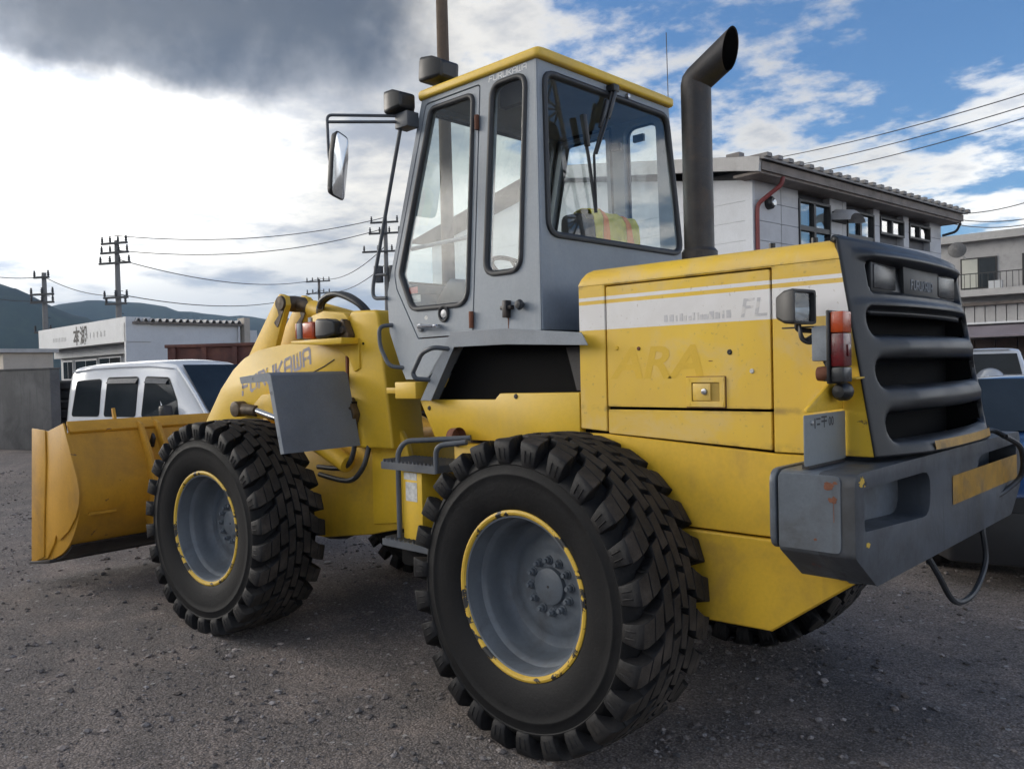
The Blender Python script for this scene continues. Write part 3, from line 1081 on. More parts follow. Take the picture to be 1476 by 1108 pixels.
emb = MB()
emb.prism(rpoly([(-0.195, 1.815), (-0.205, 1.960), (0.205, 1.960), (0.195, 1.815)], 0.01, 3), 1.19, 1.238, 'x')
eo = emb.build('name_plate', 'grille_plastic', grille, bevel=0.004)
lettering('lettering', 'FURUKAWA', lambda u, v, h: (1.2381 + h, -0.125 + u, 1.872 + v), 0.026, 0.034, 0.0065, 0.006, 'grey_fender', eo, thick=0.002)
# amber tape round the foot of the guard
tp2 = []
for z in (1.268, 1.300):
    row = []
    for k in range(41):
        s = SM - 0.34 + 0.88 * k / 40
        y, off = plan_at(s)
        row.append((xedge(z) + off + 0.0012 + 0.034 * min(1, max(0, (0.664 - abs(y)) / 0.28)), y, z))
    tp2.append(row)
MB().grid(tp2).build('reflective_tape', 'tape_orange', grille)

# ---- rear lamp cluster on the left side of the cover
br = MB().box(1.135, 1.205, -0.80, -0.662, 1.596, 1.716)
bo = part(br, 'lamp_bracket', 'grey_deck', bevel=0.006)
MB().box(1.205, 1.217, -0.845, -0.760, 1.520, 1.765).build('lamp_back', 'black_plastic', bo, bevel=0.004)
MB().box(1.217, 1.262, -0.838, -0.768, 1.6885, 1.760).build('indicator_lens', 'amber_lens', bo, bevel=0.006, seg=2)
MB().box(1.217, 1.262, -0.838, -0.768, 1.576, 1.688).build('brake_lens', 'red_lens', bo, bevel=0.006, seg=2)
MB().box(1.262, 1.2665, -0.812, -0.785, 1.610, 1.650).build('reflex', 'red_lens', bo, bevel=0.002)
MB().box(1.217, 1.262, -0.838, -0.768, 1.525, 1.5755).build('reverse_lens', 'smoked_lens', bo, bevel=0.006, seg=2)
MB().cyl((1.17, -0.775, 1.596), (1.185, -0.775, 1.565), 0.006, 8).build('cable', 'black_rubber', bo)
MB().tube(curve_pts([(1.18, -0.78, 1.60), (1.19, -0.785, 1.57), (1.16, -0.785, 1.555), (1.175, -0.785, 1.535), (1.21, -0.79, 1.545)], 20), 0.009, 8).build('buzzer', 'black_plastic', bo)
MB().lathe([(0, -0.022), (0.024, -0.022), (0.026, 0), (0.02, 0.02), (0, 0.022)], 16, 'x', (1.172, -0.78, 1.553)).build('buzzer', 'rust', bo)
# work lamp on its stalk
wl = MB()
wm = Matrix.Rotation(R(-62), 3, 'Z')     # faces back and to the side
wc = Vector((1.085, -0.80, 1.784))


def ring_at(d, w, h, r=0.012):
    pts = rpoly([(-w, -h), (w, -h), (w, h), (-w, h)], r, 3)
    return [wc + wm @ Vector((p[0], d, p[1])) for p in pts]


# local -y of the lamp is its face
wm = Matrix.Rotation(R(80), 3, 'Z')
rws = [ring_at(0.058, 0.034, 0.030), ring_at(0.052, 0.044, 0.040), ring_at(0.010, 0.062, 0.057), ring_at(-0.024, 0.066, 0.061), ring_at(-0.034, 0.064, 0.059), ring_at(-0.034, 0.056, 0.051), ring_at(-0.022, 0.053, 0.048)]
rws = [r + r[:1] for r in rws]
wl.grid(rws)
wl.add([p for p in rws[0][:-1]], [tuple(range(len(rws[0]) - 1))])
wlo = part(wl, 'work_lamp', 'black_plastic', smooth=30)
MB().add([p for p in ring_at(-0.0225, 0.0535, 0.0485)], [tuple(range(len(ring_at(0, .05, .05))))]).build('lens', 'cab_glass', wlo)
refl = MB()
rrow = []
for k in range(9):
    t = k / 8
    rrow.append([wc + wm @ Vector((0.05 * math.cos(a) * (1 - t), -0.018 + 0.045 * (1 - (1 - t) ** 2), 0.046 * math.sin(a) * (1 - t))) for a in [2 * math.pi * q / 20 for q in range(21)]])
refl.grid(rrow)
refl.build('reflector', 'reflector', wlo)
MB().tube(bend([(wc.x, wc.y, 1.735), (wc.x, wc.y, 1.705), (1.14, -0.76, 1.70)], 0.015), 0.009, 8).build('stalk', 'black_steel', wlo)
MB().box(1.03, 1.145, -0.80, -0.772, 1.712, 1.717).build('stalk', 'black_steel', wlo)
for k in range(3):
    MB().tube(curve_pts([(wc.x + .01, wc.y, 1.725), (wc.x + .02, wc.y - .01, 1.69 - .008 * k), (1.11 + .01 * k, -0.79, 1.672 - 0.006 * k), (1.14, -0.78, 1.69)], 18), 0.006, 6).build('cable', 'black_rubber', wlo)
# number plate, its bracket and lamp
pb = MB().prism([(-0.664, 1.540), (-0.735, 1.536), (-0.955, 1.440), (-0.955, 1.428), (-0.664, 1.428)], 1.176, 1.187, 'x')
pb.prism([(-0.664, 1.540), (-0.735, 1.537), (-0.735, 1.531), (-0.664, 1.534)], 1.187, 1.262, 'x')
pbo = part(pb, 'plate_bracket', 'yellow_frame', bevel=0.002)
MB().lathe([(0, -0.045), (0.02, -0.043), (0.031, -0.02), (0.033, 0.01), (0.022, 0.03), (0, 0.034)], 18, 'y', (1.222, -0.750, 1.492)).build('plate_lamp', 'black_plastic', pbo)


def mapP(u, v, h):       # u along the plate, v up; the plate faces straight back
    return (1.190 + h, -0.990 + u, 1.257 + v)


po = holed(rpoly([(0, 0), (0, 0.165), (0.325, 0.165), (0.325, 0)], 0.008, 3), [], mapP, 0.003, 'number_plate', 'plate_metal', LD)
font_text('plate_text', '00', lambda u, v, h: mapP(0.185 + u, 0.122 + v, 0.0036), 0.042, 'plate_ink', po, bold=0.0008)
mk = MB()
for (a, b, c, d) in ((0.075, 0.118, 0.008, 0.034), (0.088, 0.146, 0.034, 0.006), (0.094, 0.128, 0.024, 0.006), (0.128, 0.150, 0.044, 0.006), (0.128, 0.136, 0.044, 0.006), (0.147, 0.118, 0.007, 0.034)):
    pts = [mapP(a, b, .0036), mapP(a + c, b, .0036), mapP(a + c, b + d, .0036), mapP(a, b + d, .0036)]
    mk.add(pts, [(0, 1, 2, 3)])
mk.build('plate_text', 'plate_ink', po, smooth=0)
MB().lathe([(0, 0.006), (0.007, 0.005), (0.008, 0)], 10, 'x', mapP(0.055, 0.138, 0.003)).build('plate_bolt', 'bright_steel', po)
MB().box(1.165, 1.189, -0.95, -0.664, 1.245, 1.262).build('plate_foot', 'black_steel', po)

# ---- exhaust stack
EX = Vector((0.195, 0.05, 0))
pth = bend([(EX.x, EX.y, 1.99), (EX.x - 0.004, EX.y, 2.985), (EX.x + 0.165, EX.y + 0.02, 3.095)], 0.012, 2)
ex = MB()
ex.tube(pth, 0.0735, 28, caps=False)
n_ = 28
ex.v[-n_:] = [(EX.x + 0.175 + (p[2] - 3.09) * 0.35, p[1], p[2] + (EX.x + 0.175 + (p[2] - 3.09) * 0.35 - p[0]) * 0.62) for p in ex.v[-n_:]]
ex2 = MB()
ex2.tube(pth, 0.0675, 28, caps=False)
ex2.v[-n_:] = [(EX.x + 0.173 + (p[2] - 3.09) * 0.35, p[1], p[2] + (EX.x + 0.173 + (p[2] - 3.09) * 0.35 - p[0]) * 0.62) for p in ex2.v[-n_:]]
exo = part(ex, 'exhaust_stack', 'black_steel', smooth=40)
ex2.build('exhaust_bore', 'dark_core', exo, smooth=40)
MB().lathe([(0.074, 2.03), (0.086, 2.03), (0.088, 2.15), (0.076, 2.165)], 28, 'z', (EX.x, EX.y, 0)).build('clamp_sleeve', 'black_steel', exo)
MB().box(EX.x + 0.06, EX.x + 0.19, EX.y - 0.04, EX.y + 0.04, 2.04, 2.095).build('stack_foot', 'black_steel', exo, bevel=0.005)

# ---- cab
def ysd(z):
    return 0.57 + 0.0545 * (3.08 - z)


def xrr(z):
    return -0.30 + 0.0455 * (3.08 - z)


cab = None
door_poly = [(-0.692, 3.052), (-1.118, 3.052), (-1.368, 2.15), (-1.345, 2.06), (-1.149, 1.774), (-0.716, 1.776)]
door_poly = rpoly(door_poly, [.02, .03, .10, .06, .015, .015], 4)
glass_out = rpoly([(-0.735, 3.018), (-1.075, 3.02), (-1.318, 2.14), (-1.205, 1.932), (-0.752, 1.930)], [.05, .05, .06, .08, .09], 5)
narrow_out = rpoly([(-0.366, 3.03), (-0.605, 3.03), (-0.632, 2.068), (-0.380, 2.068)], [.075, .075, .075, .075], 5)
rear_out = rpoly([(-0.528, 3.030), (0.535, 3.030), (0.605, 2.235), (-0.562, 2.235)], 0.075, 5)
wall_poly = [(-1.075, 1.55), (-0.885, 1.775), (xrr(1.775) - 0.005, 1.775), (xrr(3.08) - 0.005, 3.082), (-1.155, 3.082), (-1.430, 2.05), (-1.427, 1.985), (-1.405, 1.82), (-1.31, 1.64), (-1.25, 1.55)]


def side_map(s):
    return lambda u, v, h: (u, s * (ysd(v) - h), v)


for s in (-1, 1):
    wall = holed(wall_poly, [inset(door_poly, -0.004), inset(narrow_out, 0.004)], side_map(s), 0.045, 'cab' if s < 0 else 'cab_side', 'grey_cab', LD if s < 0 else cab, bevel=0.003)
    if s < 0:
        cab = wall
    dr = holed(inset(door_poly, 0.003), [inset(glass_out, 0.004)], side_map(s), 0.040, 'door' if s < 0 else 'cab_side', 'grey_cab', cab, bevel=0.003)
    holed(inset(door_poly, -0.012), [inset(door_poly, 0.016)], lambda u, v, h, s=s: (u, s * (ysd(v) - 0.030 - h), v), 0.012, 'door_seal', 'rust' if s < 0 else 'black_rubber', cab)
    for outl in (glass_out, narrow_out):
        rows = []
        pts = inset(outl, 0.004)
        for (d, h) in ((-0.014, 0.002), (-0.012, -0.010), (0.0, -0.015), (0.012, -0.008), (0.016, 0.006), (0.012, 0.012)):
            q = inset(pts, d)
            row = [(p[0], s * (ysd(p[1]) - h), p[1]) for p in q]
            rows.append(row + row[:1])
        MB().grid(rows).build('window_seal', 'black_rubber', cab, smooth=60)
        pane = inset(outl, 0.012)
        MB().add([(p[0], s * (ysd(p[1]) - 0.006), p[1]) for p in pane], [tuple(range(len(pane)))]).build('window_pane', 'cab_glass', cab)

# rear wall
rw = [(-ysd(1.775) + 0.006, 1.775), (-ysd(3.08) + 0.006, 3.081), (ysd(3.08) - 0.006, 3.081), (ysd(1.775) - 0.006, 1.775)]
holed(rw, [inset(rear_out, 0.004)], lambda u, v, h: (xrr(v) - h, u, v), 0.04, 'rear_wall', 'grey_cab', cab, bevel=0.003)
for s in (-1, 1):
    MB().tube([(xrr(z) - 0.017, s * (ysd(z) - 0.0165), z) for z in (1.777, 2.3, 3.079)], 0.0172, 14).build('corner_post', 'grey_cab', cab, smooth=60)
rows = []
for (d, h) in ((-0.016, 0.002), (-0.014, -0.012), (0.0, -0.017), (0.013, -0.010), (0.018, 0.006), (0.012, 0.014)):
    q = inset(inset(rear_out, 0.004), d)
    row = [(xrr(p[1]) - h, p[0], p[1]) for p in q]
    rows.append(row + row[:1])
MB().grid(rows).build('window_seal', 'black_rubber', cab, smooth=60)
pane = inset(rear_out, 0.012)
MB().add([(xrr(p[1]) - 0.004, p[0], p[1]) for p in pane], [tuple(range(len(pane)))]).build('rear_pane', 'rear_glass', cab)


# front
def xfr(z):
    return -1.155 - (3.08 - z) * 0.2669


fo = [(-ysd(2.05) + 0.006, 2.05), (-ysd(3.08) + 0.006, 3.081), (ysd(3.08) - 0.006, 3.081), (ysd(2.05) - 0.006, 2.05)]
fh = rpoly([(-0.56, 2.10), (-0.515, 3.03), (0.515, 3.03), (0.56, 2.10)], 0.05, 5)
holed(fo, [fh], lambda u, v, h: (xfr(v) + h, u, v), 0.04, 'front_wall', 'grey_cab', cab, bevel=0.003)
MB().add([(xfr(p[1]) + 0.012, p[0], p[1]) for p in inset(fh, -0.006)], [tuple(range(len(fh)))]).build('windscreen', 'cab_glass', cab)
rows = []
for (d, h) in ((-0.014, 0.002), (-0.012, -0.010), (0.0, -0.015), (0.014, -0.008), (0.016, 0.006)):
    row = [(xfr(p[1]) + h, p[0], p[1]) for p in inset(fh, d)]
    rows.append(row + row[:1])
MB().grid(rows).build('window_seal', 'black_rubber', cab, smooth=60)
lowf = MB()
lowf.sheet([[(x, -ysd(z) + 0.01, z), (x, ysd(z) - 0.01, z)] for x, z in ((-1.43, 2.05), (-1.425, 1.985), (-1.403, 1.82), (-1.308, 1.64), (-1.248, 1.552), (-1.085, 1.552))], (0.02, 0, 0.02))
lowf.build('cab_floor', 'grey_cab', cab)

# roof
rp = rpoly([(-1.185, -0.590), (-1.185, 0.590), (-0.272, 0.590), (-0.272, -0.590)], [.05, .05, .035, .035], 5)
rf = MB().prism(rp, 3.0835, 3.132, 'z')
rfo = rf.build('roof', 'yellow_roof', cab, bevel=0.014, seg=3, smooth=50)
MB().prism([(x * 0.95 - 0.035, y * 0.93) for x, y in rp], 3.131, 3.143, 'z').build('roof_crown', 'yellow_roof', rfo, bevel=0.008)
MB().lathe([(0.0, 0.03), (0.05, 0.025), (0.075, 0.0)], 20, 'z', (-0.76, -0.42, 3.142)).build('roof_vent', 'rust', rfo)
MB().box(-1.15, -0.305, -0.535, 0.535, 3.055, 3.075).build('headliner', 'cab_lining', cab)
# aerial at the far rear corner
MB().cyl((-0.30, 0.56, 3.13), (-0.315, 0.575, 3.52), 0.0025, 6).build('aerial', 'black_steel', rfo)

# lettering above the narrow window
lettering('lettering', 'FURUKAWA', lambda u, v, h: (-0.627 + u, -(ysd(3.048 + v) + h), 3.0485 + v), 0.0285, 0.0265, 0.0048, 0.0050, 'white_print', cab, thick=0.0008)

# hinges, handle, latch
for (hx, hz, hl) in ((-0.698, 2.857, 0.075), (-0.716, 1.850, 0.085)):
    MB().cyl((hx, -ysd(hz) - 0.012, hz - hl / 2), (hx, -ysd(hz) - 0.012, hz + hl / 2), 0.0125, 12).build('hinge', 'rust', cab, bevel=0.002)
MB().tube(bend([(-1.12, -ysd(1.83) + 0.01, 1.835), (-1.12, -ysd(1.83) - 0.035, 1.835), (-0.965, -ysd(1.83) - 0.038, 1.831), (-0.965, -ysd(1.83) + 0.01, 1.831)], 0.02), 0.010, 10).build('door_handle', 'chrome', cab)
MB().lathe([(0, -0.018), (0.02, -0.016), (0.023, 0)], 16, 'y', (-1.125, -ysd(1.83), 1.83)).build('handle_boss', 'bright_steel', cab)
MB().tube([(-0.935 + 0.034 * math.cos(a), -ysd(1.9) - 0.008, 1.895 + 0.038 * math.sin(a)) for a in [2 * math.pi * k / 18 for k in range(18)]], 0.008, 8, closed=True).build('lock_ring', 'black_rubber', cab)
MB().lathe([(0, -0.010), (0.022, -0.009), (0.025, 0)], 16, 'y', (-0.935, -ysd(1.9), 1.895)).build('door_lock', 'bright_steel', cab)
MB().lathe([(0, -0.002), (0.016, -0.001), (0.017, 0)], 16, 'y', (-1.085, -ysd(1.9), 1.878)).build('sticker', 'sticker', cab)
cl = MB().box(-0.50, -0.425, -ysd(1.9) - 0.025, -ysd(1.9) + .005, 1.885, 1.905)
cl.box(-0.475, -0.447, -ysd(1.9) - 0.035, -ysd(1.9) + .005, 1.845, 1.93)
cl.build('door_catch', 'black_steel', cab, bevel=0.004)
MB().lathe([(0, -0.045), (0.018, -0.042), (0.026, -0.025), (0.016, -0.008), (0.010, 0)], 18, 'y', (-0.365, -ysd(1.9), 1.902)).build('knob', 'black_rubber', cab)
MB().box(-0.463, -0.459, -ysd(1.8) - 0.0012, -ysd(1.8) + 0.002, 1.775, 1.85).build('rust_run', 'rust', cab)
# stickers inside the door glass
MB().box(-1.245, -1.175, -ysd(2.0) + 0.012, -ysd(2.0) + 0.014, 2.025, 2.06).build('sticker', 'sticker_red', cab)
MB().box(-1.225, -1.150, -ysd(2.0) + 0.012, -ysd(2.0) + 0.014, 1.975, 2.015).build('sticker', 'sticker', cab)

# rear wiper
xw = xrr(2.6) + 0.035
wp = MB()
wp.box(xrr(3.0) - .005, xrr(3.0) + 0.05, -0.03, 0.02, 3.035, 3.075)
wpo = wp.build('rear_wiper', 'black_plastic', cab, bevel=0.006)
MB().tube([(xrr(3.04) + .03, -0.01, 3.055), (xrr(2.7) + 0.04, -0.215, 2.665), (xrr(2.45) + 0.02, -0.195, 2.40)], 0.007, 8).build('wiper_arm', 'black_plastic', wpo)
MB().tube([(xrr(3.04) + .035, 0.015, 3.05), (xrr(2.7) + 0.045, -0.200, 2.675)], 0.006, 8).build('wiper_arm', 'black_plastic', wpo)
MB().obox((xrr(2.96) + 0.035, -0.035, 2.97), (0.02, 0.026, 0.19), Matrix.Rotation(R(-24), 3, 'X')).build('wiper_arm', 'black_plastic', wpo, bevel=0.004)
MB().obox((xrr(2.92) + 0.032, -0.105, 2.90), (0.018, 0.022, 0.17), Matrix.Rotation(R(-22), 3, 'X')).build('wiper_arm', 'black_plastic', wpo, bevel=0.004)
MB().tube([(xrr(2.85) + 0.018, -0.275, 2.86), (xrr(2.66) + 0.018, -0.235, 2.66), (xrr(2.4) + 0.016, -0.195, 2.38)], 0.009, 6).build('wiper_blade', 'black_rubber', wpo)
MB().obox((xrr(2.8) + 0.03, -0.262, 2.785), (0.022, 0.03, 0.16), Matrix.Rotation(R(10), 3, 'X')).build('wiper_blade', 'black_plastic', wpo, bevel=0.005)
MB().lathe([(0, 0.02), (0.012, 0.018), (0.014, 0)], 12, 'x', (xrr(3.03), 0.15, 3.055)).build('washer_jet', 'bright_steel', wpo)

# interior
MB().box(-1.30, -0.27, -0.552, 0.552, 1.58, 1.63).build('floor_mat', 'seat_black', cab)
seat = MB().box(-0.72, -0.34, -0.24, 0.26, 1.72, 1.98)
so = seat.build('seat', 'seat_black', cab, bevel=0.04, seg=3)
MB().prism(rpoly([(-0.21, 1.95), (-0.20, 2.38), (0.27, 2.38), (0.28, 1.95)], 0.06, 4), -0.47, -0.36, 'x').build('backrest', 'seat_black', so, bevel=0.03, seg=3)
MB().prism(rpoly([(-0.27, 2.12), (-0.26, 2.39), (-0.16, 2.39), (-0.14, 2.12)], 0.05, 4), -0.44, -0.33, 'x').build('headrest', 'seat_black', so, bevel=0.025, seg=3)
MB().prism([(-1.38, 1.62), (-1.40, 2.02), (-1.28, 2.14), (-1.12, 2.10), (-1.08, 1.62)], -0.30, 0.46).build('dashboard', 'cab_lining', cab, bevel=0.03)
MB().prism([(-0.95, 1.62), (-0.95, 2.05), (-0.45, 2.05), (-0.40, 1.62)], 0.32, 0.50).build('console', 'seat_black', cab, bevel=0.03)
MB().cyl((-1.22, 0.02, 1.95), (-1.02, 0.02, 2.14), 0.03, 12).build('steering_column', 'seat_black', cab)
sw = MB().tube([(-1.00 + 0.19 * math.cos(a) * -0.70, 0.02 + 0.19 * math.sin(a), 2.16 + 0.19 * math.cos(a) * 0.55) for a in [2 * math.pi * k / 28 for k in range(28)]], 0.014, 8, closed=True)
swo = sw.build('steering_wheel', 'seat_black', cab)
for a in (0.3, 2.4, 4.5):
    MB().tube([(-1.00, 0.02, 2.16), (-1.00 + 0.19 * math.cos(a) * -0.70, 0.02 + 0.19 * math.sin(a), 2.16 + 0.19 * math.cos(a) * 0.55)], 0.009, 6).build('spoke', 'seat_black', swo)
for k in range(3):
    MB().cyl((-0.85 + k * 0.07, 0.40, 2.03), (-0.87 + k * 0.07, 0.38, 2.20), 0.008, 8).build('lever', 'black_steel', cab)
    MB().lathe([(0, 0.025), (0.018, 0.015), (0.02, -0.01), (0, -0.02)], 12, 'z', (-0.87 + k * 0.07, 0.38, 2.215)).build('lever_knob', 'seat_black', cab)
MB().tube([(-1.29, -0.555, 2.285), (-0.76, -0.545, 2.297)], 0.012, 8).build('window_bar', 'grey_cab', cab)
for (xa, za) in ((-0.60, 2.86), (-0.44, 2.88)):
    MB().box(xa, xa + 0.07, 0.40, 0.42, za, za + 0.04).build('air_outlet', 'black_plastic', cab)
MB().box(-0.62, -0.36, -0.50, -0.46, 2.93, 3.055).build('sun_visor', 'seat_black', cab)

# lamps on the cab
def lamp_box(c, size, rz, name, parent, tilt=0.0):
    m = Matrix.Rotation(rz, 3, 'Z') @ Matrix.Rotation(tilt, 3, 'Y')
    sx, sy, sz = size
    mb = MB()

    def rg(x, w, h, r):
        return [Vector(c) + m @ Vector((x, p[0], p[1])) for p in rpoly([(-w, -h), (w, -h), (w, h), (-w, h)], r, 3)]
    rr = [rg(sx * .5, sy * .24, sz * .24, .012), rg(sx * .46, sy * .33, sz * .33, .015), rg(sx * .1, sy * .48, sz * .48, .02), rg(-sx * .42, sy * .5, sz * .5, .02), rg(-sx * .5, sy * .47, sz * .47, .02)]
    g = [r + r[:1] for r in rr]
    mb.grid(g)
    mb.add(rr[0], [tuple(range(len(rr[0])))])
    o = mb.build(name, 'black_plastic', parent, smooth=40)
    MB().add(rr[-1], [tuple(range(len(rr[-1])))]).build('lens', 'clear_lens', o)
    return o


l1 = lamp_box((-1.07, -0.50, 3.235), (0.15, 0.20, 0.135), R(0), 'roof_lamp', cab, tilt=R(6))
MB().cyl((-1.07, -0.50, 3.13), (-1.07, -0.50, 3.18), 0.012, 8).build('stalk', 'black_steel', l1)
l1b = lamp_box((-1.07, 0.50, 3.235), (0.15, 0.20, 0.135), R(0), 'roof_lamp', cab, tilt=R(6))
l2 = lamp_box((-1.26, -0.63, 3.082), (0.12, 0.16, 0.125), R(-4), 'side_lamp', cab)
mt = MB().box(-1.285, -1.175, -0.66, -0.575, 2.935, 3.02)
mto = mt.build('mirror_mount', 'grey_tube', cab, bevel=0.006)
# mirror on its double arm
pA = Vector((-1.262, -0.645, 3.008))
pB = Vector((-1.262, -0.645, 2.975))
MB().tube(bend([pA, (-1.583, -0.90, 3.034), (-1.575, -0.90, 2.80), (-1.555, -0.90, 2.745)], 0.03), 0.0085, 10).build('mirror_arm', 'grey_tube', mto)
MB().tube([pB, (-1.580, -0.90, 2.995)], 0.0085, 10).build('mirror_arm', 'grey_tube', mto)
mm = Matrix.Rotation(R(33), 3, 'Z') @ Matrix.Rotation(R(6), 3, 'Y')
mc = Vector((-1.50, -0.885, 2.735))
ol = rpoly([(-0.09, -0.175), (0.09, -0.175), (0.105, 0.06), (0.085, 0.18), (-0.085, 0.18), (-0.105, 0.06)], 0.04, 4)
mrows = []
for (x, k) in ((-0.028, 0.80), (-0.022, 0.93), (0.0, 1.0), (0.006, 0.995), (0.008, 0.95)):
    rw_ = [mc + mm @ Vector((x, p[0] * k, p[1] * k)) for p in ol]
    mrows.append(rw_ + rw_[:1])
mir = MB().grid(mrows)
mir.add(mrows[0][:-1], [tuple(range(len(ol)))])
mio = mir.build('mirror', 'black_plastic', mto, smooth=50)
mg = []
for k in (1.0, 0.7, 0.4, 0.1, 0.0):
    rw_ = [mc + mm @ Vector((0.0075 + 0.010 * (1 - k * k), p[0] * .95 * k, p[1] * .95 * k)) for p in ol]
    mg.append(rw_ + rw_[:1])
MB().grid(mg).build('mirror_glass', 'chrome', mto, smooth=80)
MB().box(-1.57, -1.53, -0.91, -0.885, 2.725, 2.75).build('mirror_clamp', 'black_steel', mto)
# front guard bar beside the A-pillar
MB().tube(bend([(-1.265, -0.635, 2.945), (-1.535, -0.650, 2.09), (-1.535, -0.650, 2.02), (-1.43, -0.635, 2.015)], 0.05), 0.011, 10).build('guard_bar', 'grey_tube', cab)
MB().tube(bend([(-1.50, -0.650, 2.15), (-1.42, -0.635, 2.15)], 0.02), 0.009, 8).build('guard_bar', 'grey_tube', cab)
# grab handle at the cab's foot
MB().tube(bend([(-1.375, -0.625, 1.86), (-1.435, -0.69, 1.855), (-1.43, -0.69, 1.74), (-1.35, -0.69, 1.625), (-1.27, -0.64, 1.615)], 0.04), 0.012, 10).build('grab_handle', 'grey_tube', cab)

# safety vest over the seat back: a thing of its own
vest = MB()
vr = []
rnd = random.Random(8)
NVs = 26
prof_v = [(-0.50, 2.20), (-0.495, 2.30), (-0.485, 2.385), (-0.46, 2.425), (-0.41, 2.435), (-0.36, 2.425), (-0.335, 2.385), (-0.325, 2.32), (-0.322, 2.25), (-0.325, 2.19), (-0.33, 2.14)]
for i in range(NVs + 1):
    y = -0.115 + 0.405 * i / NVs
    rowv = []
    for k, (x, z) in enumerate(prof_v):
        wv = 0.010 * math.sin(y * 38 + k * 0.7) + 0.006 * math.sin(y * 83 + k)
        sag = -0.018 * (i / NVs)
        rowv.append((x + (wv if k > 6 else wv * .3), y, z + 0.35 * wv + sag + (0.012 * math.sin(y * 25) if k in (0, 10) else 0)))
    vr.append(rowv)
vest.sheet(vr, (0.004, 0.0, 0.004))
vo = vest.build('safety_vest', 'vest_lime', None, smooth=70)
tag(vo, 'lime yellow safety vest with orange stripes draped over the seat behind the rear window', 'vest')
for i0, i1 in ((5, 8), (18, 21)):
    sm = MB().sheet([[(p[0] + (0.0055 if k > 4 else -0.004), p[1], p[2] + (0.005 if 2 < k < 7 else 0)) for k, p in enumerate(r)] for r in vr[i0:i1 + 1]], (0.002, 0, 0.002))
    sm.build('stripe', 'vest_orange', vo, smooth=70)

# ---- platform edge below the cab
for s in (-1, 1):
    dk = [(-1.040, 1.445), (-0.790, 1.789), (-0.405, 1.786), (-0.004, 1.752)]
    md = MB().sheet([[(x, s * 0.72, z), (x, s * 0.60, z)] for x, z in dk], (0, 0, -0.006))
    d0 = part(md, 'deck', 'grey_deck', smooth=20)
    lip = [(-1.046, 1.438), (-0.793, 1.792), (-0.406, 1.789), (0.062, 1.748), (0.099, 1.690), (-0.399, 1.712), (-0.769, 1.712), (-0.958, 1.438)]
    holed(lip, [], lambda u, v, h, s=s: (u, s * (0.7235 - h), v), 0.006, 'deck_lip', 'grey_deck', d0, bevel=0.0015)
    MB().prism([(-1.03, 1.440), (-0.785, 1.780), (-0.405, 1.778), (-0.006, 1.745), (-0.006, 1.40), (-1.03, 1.40)], s * 0.560, s * 0.600).build('void_shade', 'dark_core', d0)  # near-black sheet standing in for the deep shade under the cab
    MB().prism([(-0.008, 1.49), (-0.008, 1.69), (-0.12, 1.69), (-0.06, 1.49)], s * 0.602, s * 0.612).build('support_plate', 'black_steel', d0)
    MB().tube(bend([(-0.81, s * 0.715, 1.705), (-0.87, s * 0.775, 1.715), (-0.955, s * 0.78, 1.690), (-1.035, s * 0.78, 1.585), (-1.02, s * 0.775, 1.555), (-0.965, s * 0.715, 1.548)], 0.03), 0.0125, 10).build('grab_handle', 'grey_tube', d0)
# tank panel under the cab
tk = part(MB().prism([(-1.125, 1.440), (-0.545, 1.445), (-0.51, 1.476), (-0.006, 1.482), (-0.006, 1.242), (-1.005, 1.236)], -0.662, -0.615), 'tank_panel', 'yellow', bevel=0.005)
for bx, bz in ((-1.045, 1.395), (-0.40, 1.462)):
    MB().lathe([(0, -0.006), (0.010, -0.005), (0.013, 0)], 10, 'y', (bx, -0.662, bz)).build('bolt', 'black_steel', tk)
part(MB().prism([(-1.125, 1.440), (-0.545, 1.445), (-0.51, 1.476), (-0.006, 1.482), (-0.006, 1.242), (-1.005, 1.236)], 0.615, 0.662), 'tank_panel', 'yellow', bevel=0.005)
sb = part(MB().box(-1.292, -1.112, -0.70, -0.60, 1.445, 1.537), 'stop_block', 'yellow', bevel=0.006)
MB().box(-1.415, -1.293, -0.665, -0.625, 1.472, 1.505).build('stop_pin', 'yellow', sb, bevel=0.004)

# ---- boarding steps
st = MB()
st.box(-1.085, -0.66, -0.962, -0.955, 1.098, 1.135)
st.box(-1.085, -0.66, -0.735, -0.728, 1.098, 1.135)
for k in range(15):
    x = -1.08 + k * 0.0295
    st.prism([(x, 1.10), (x, 1.136), (x + .005, 1.148), (x + .011, 1.136), (x + .011, 1.10)], -0.955, -0.735)
sto = part(st, 'step', 'grey_tube', smooth=20)
MB().tube(bend([(-0.965, -0.945, 0.755), (-0.965, -0.945, 1.19), (-0.92, -0.93, 1.245), (-0.60, -0.78, 1.262)], 0.05), 0.0135, 10).build('hand_rail', 'grey_tube', sto)
MB().tube(bend([(-0.665, -0.95, 1.10), (-0.665, -0.95, 1.235), (-0.50, -0.90, 1.255)], 0.05), 0.0135, 10).build('hand_rail', 'grey_tube', sto)
lp = part(MB().box(-0.945, -0.795, -0.935, -0.72, 0.752, 1.092), 'step_panel', 'yellow', bevel=0.004)
MB().box(-0.932, -0.832, -0.9365, -0.934, 1.052, 1.088).build('sticker', 'sticker', lp)
MB().box(-0.920, -0.832, -0.9365, -0.934, 0.945, 1.040).build('sticker', 'sticker', lp)
s2_ = MB().box(-1.06, -0.70, -0.985, -0.70, 0.712, 0.745)
for k in range(9):
    x = -1.05 + k * 0.036
    s2_.prism([(x, .745), (x + .006, .757), (x + .012, .745)], -0.975, -0.71)
part(s2_, 'step', 'grey_tube')
part(MB().box(-1.02, -0.62, -0.90, -0.62, 0.60, 0.70), 'battery_tray', 'dark_core', bevel=0.02)
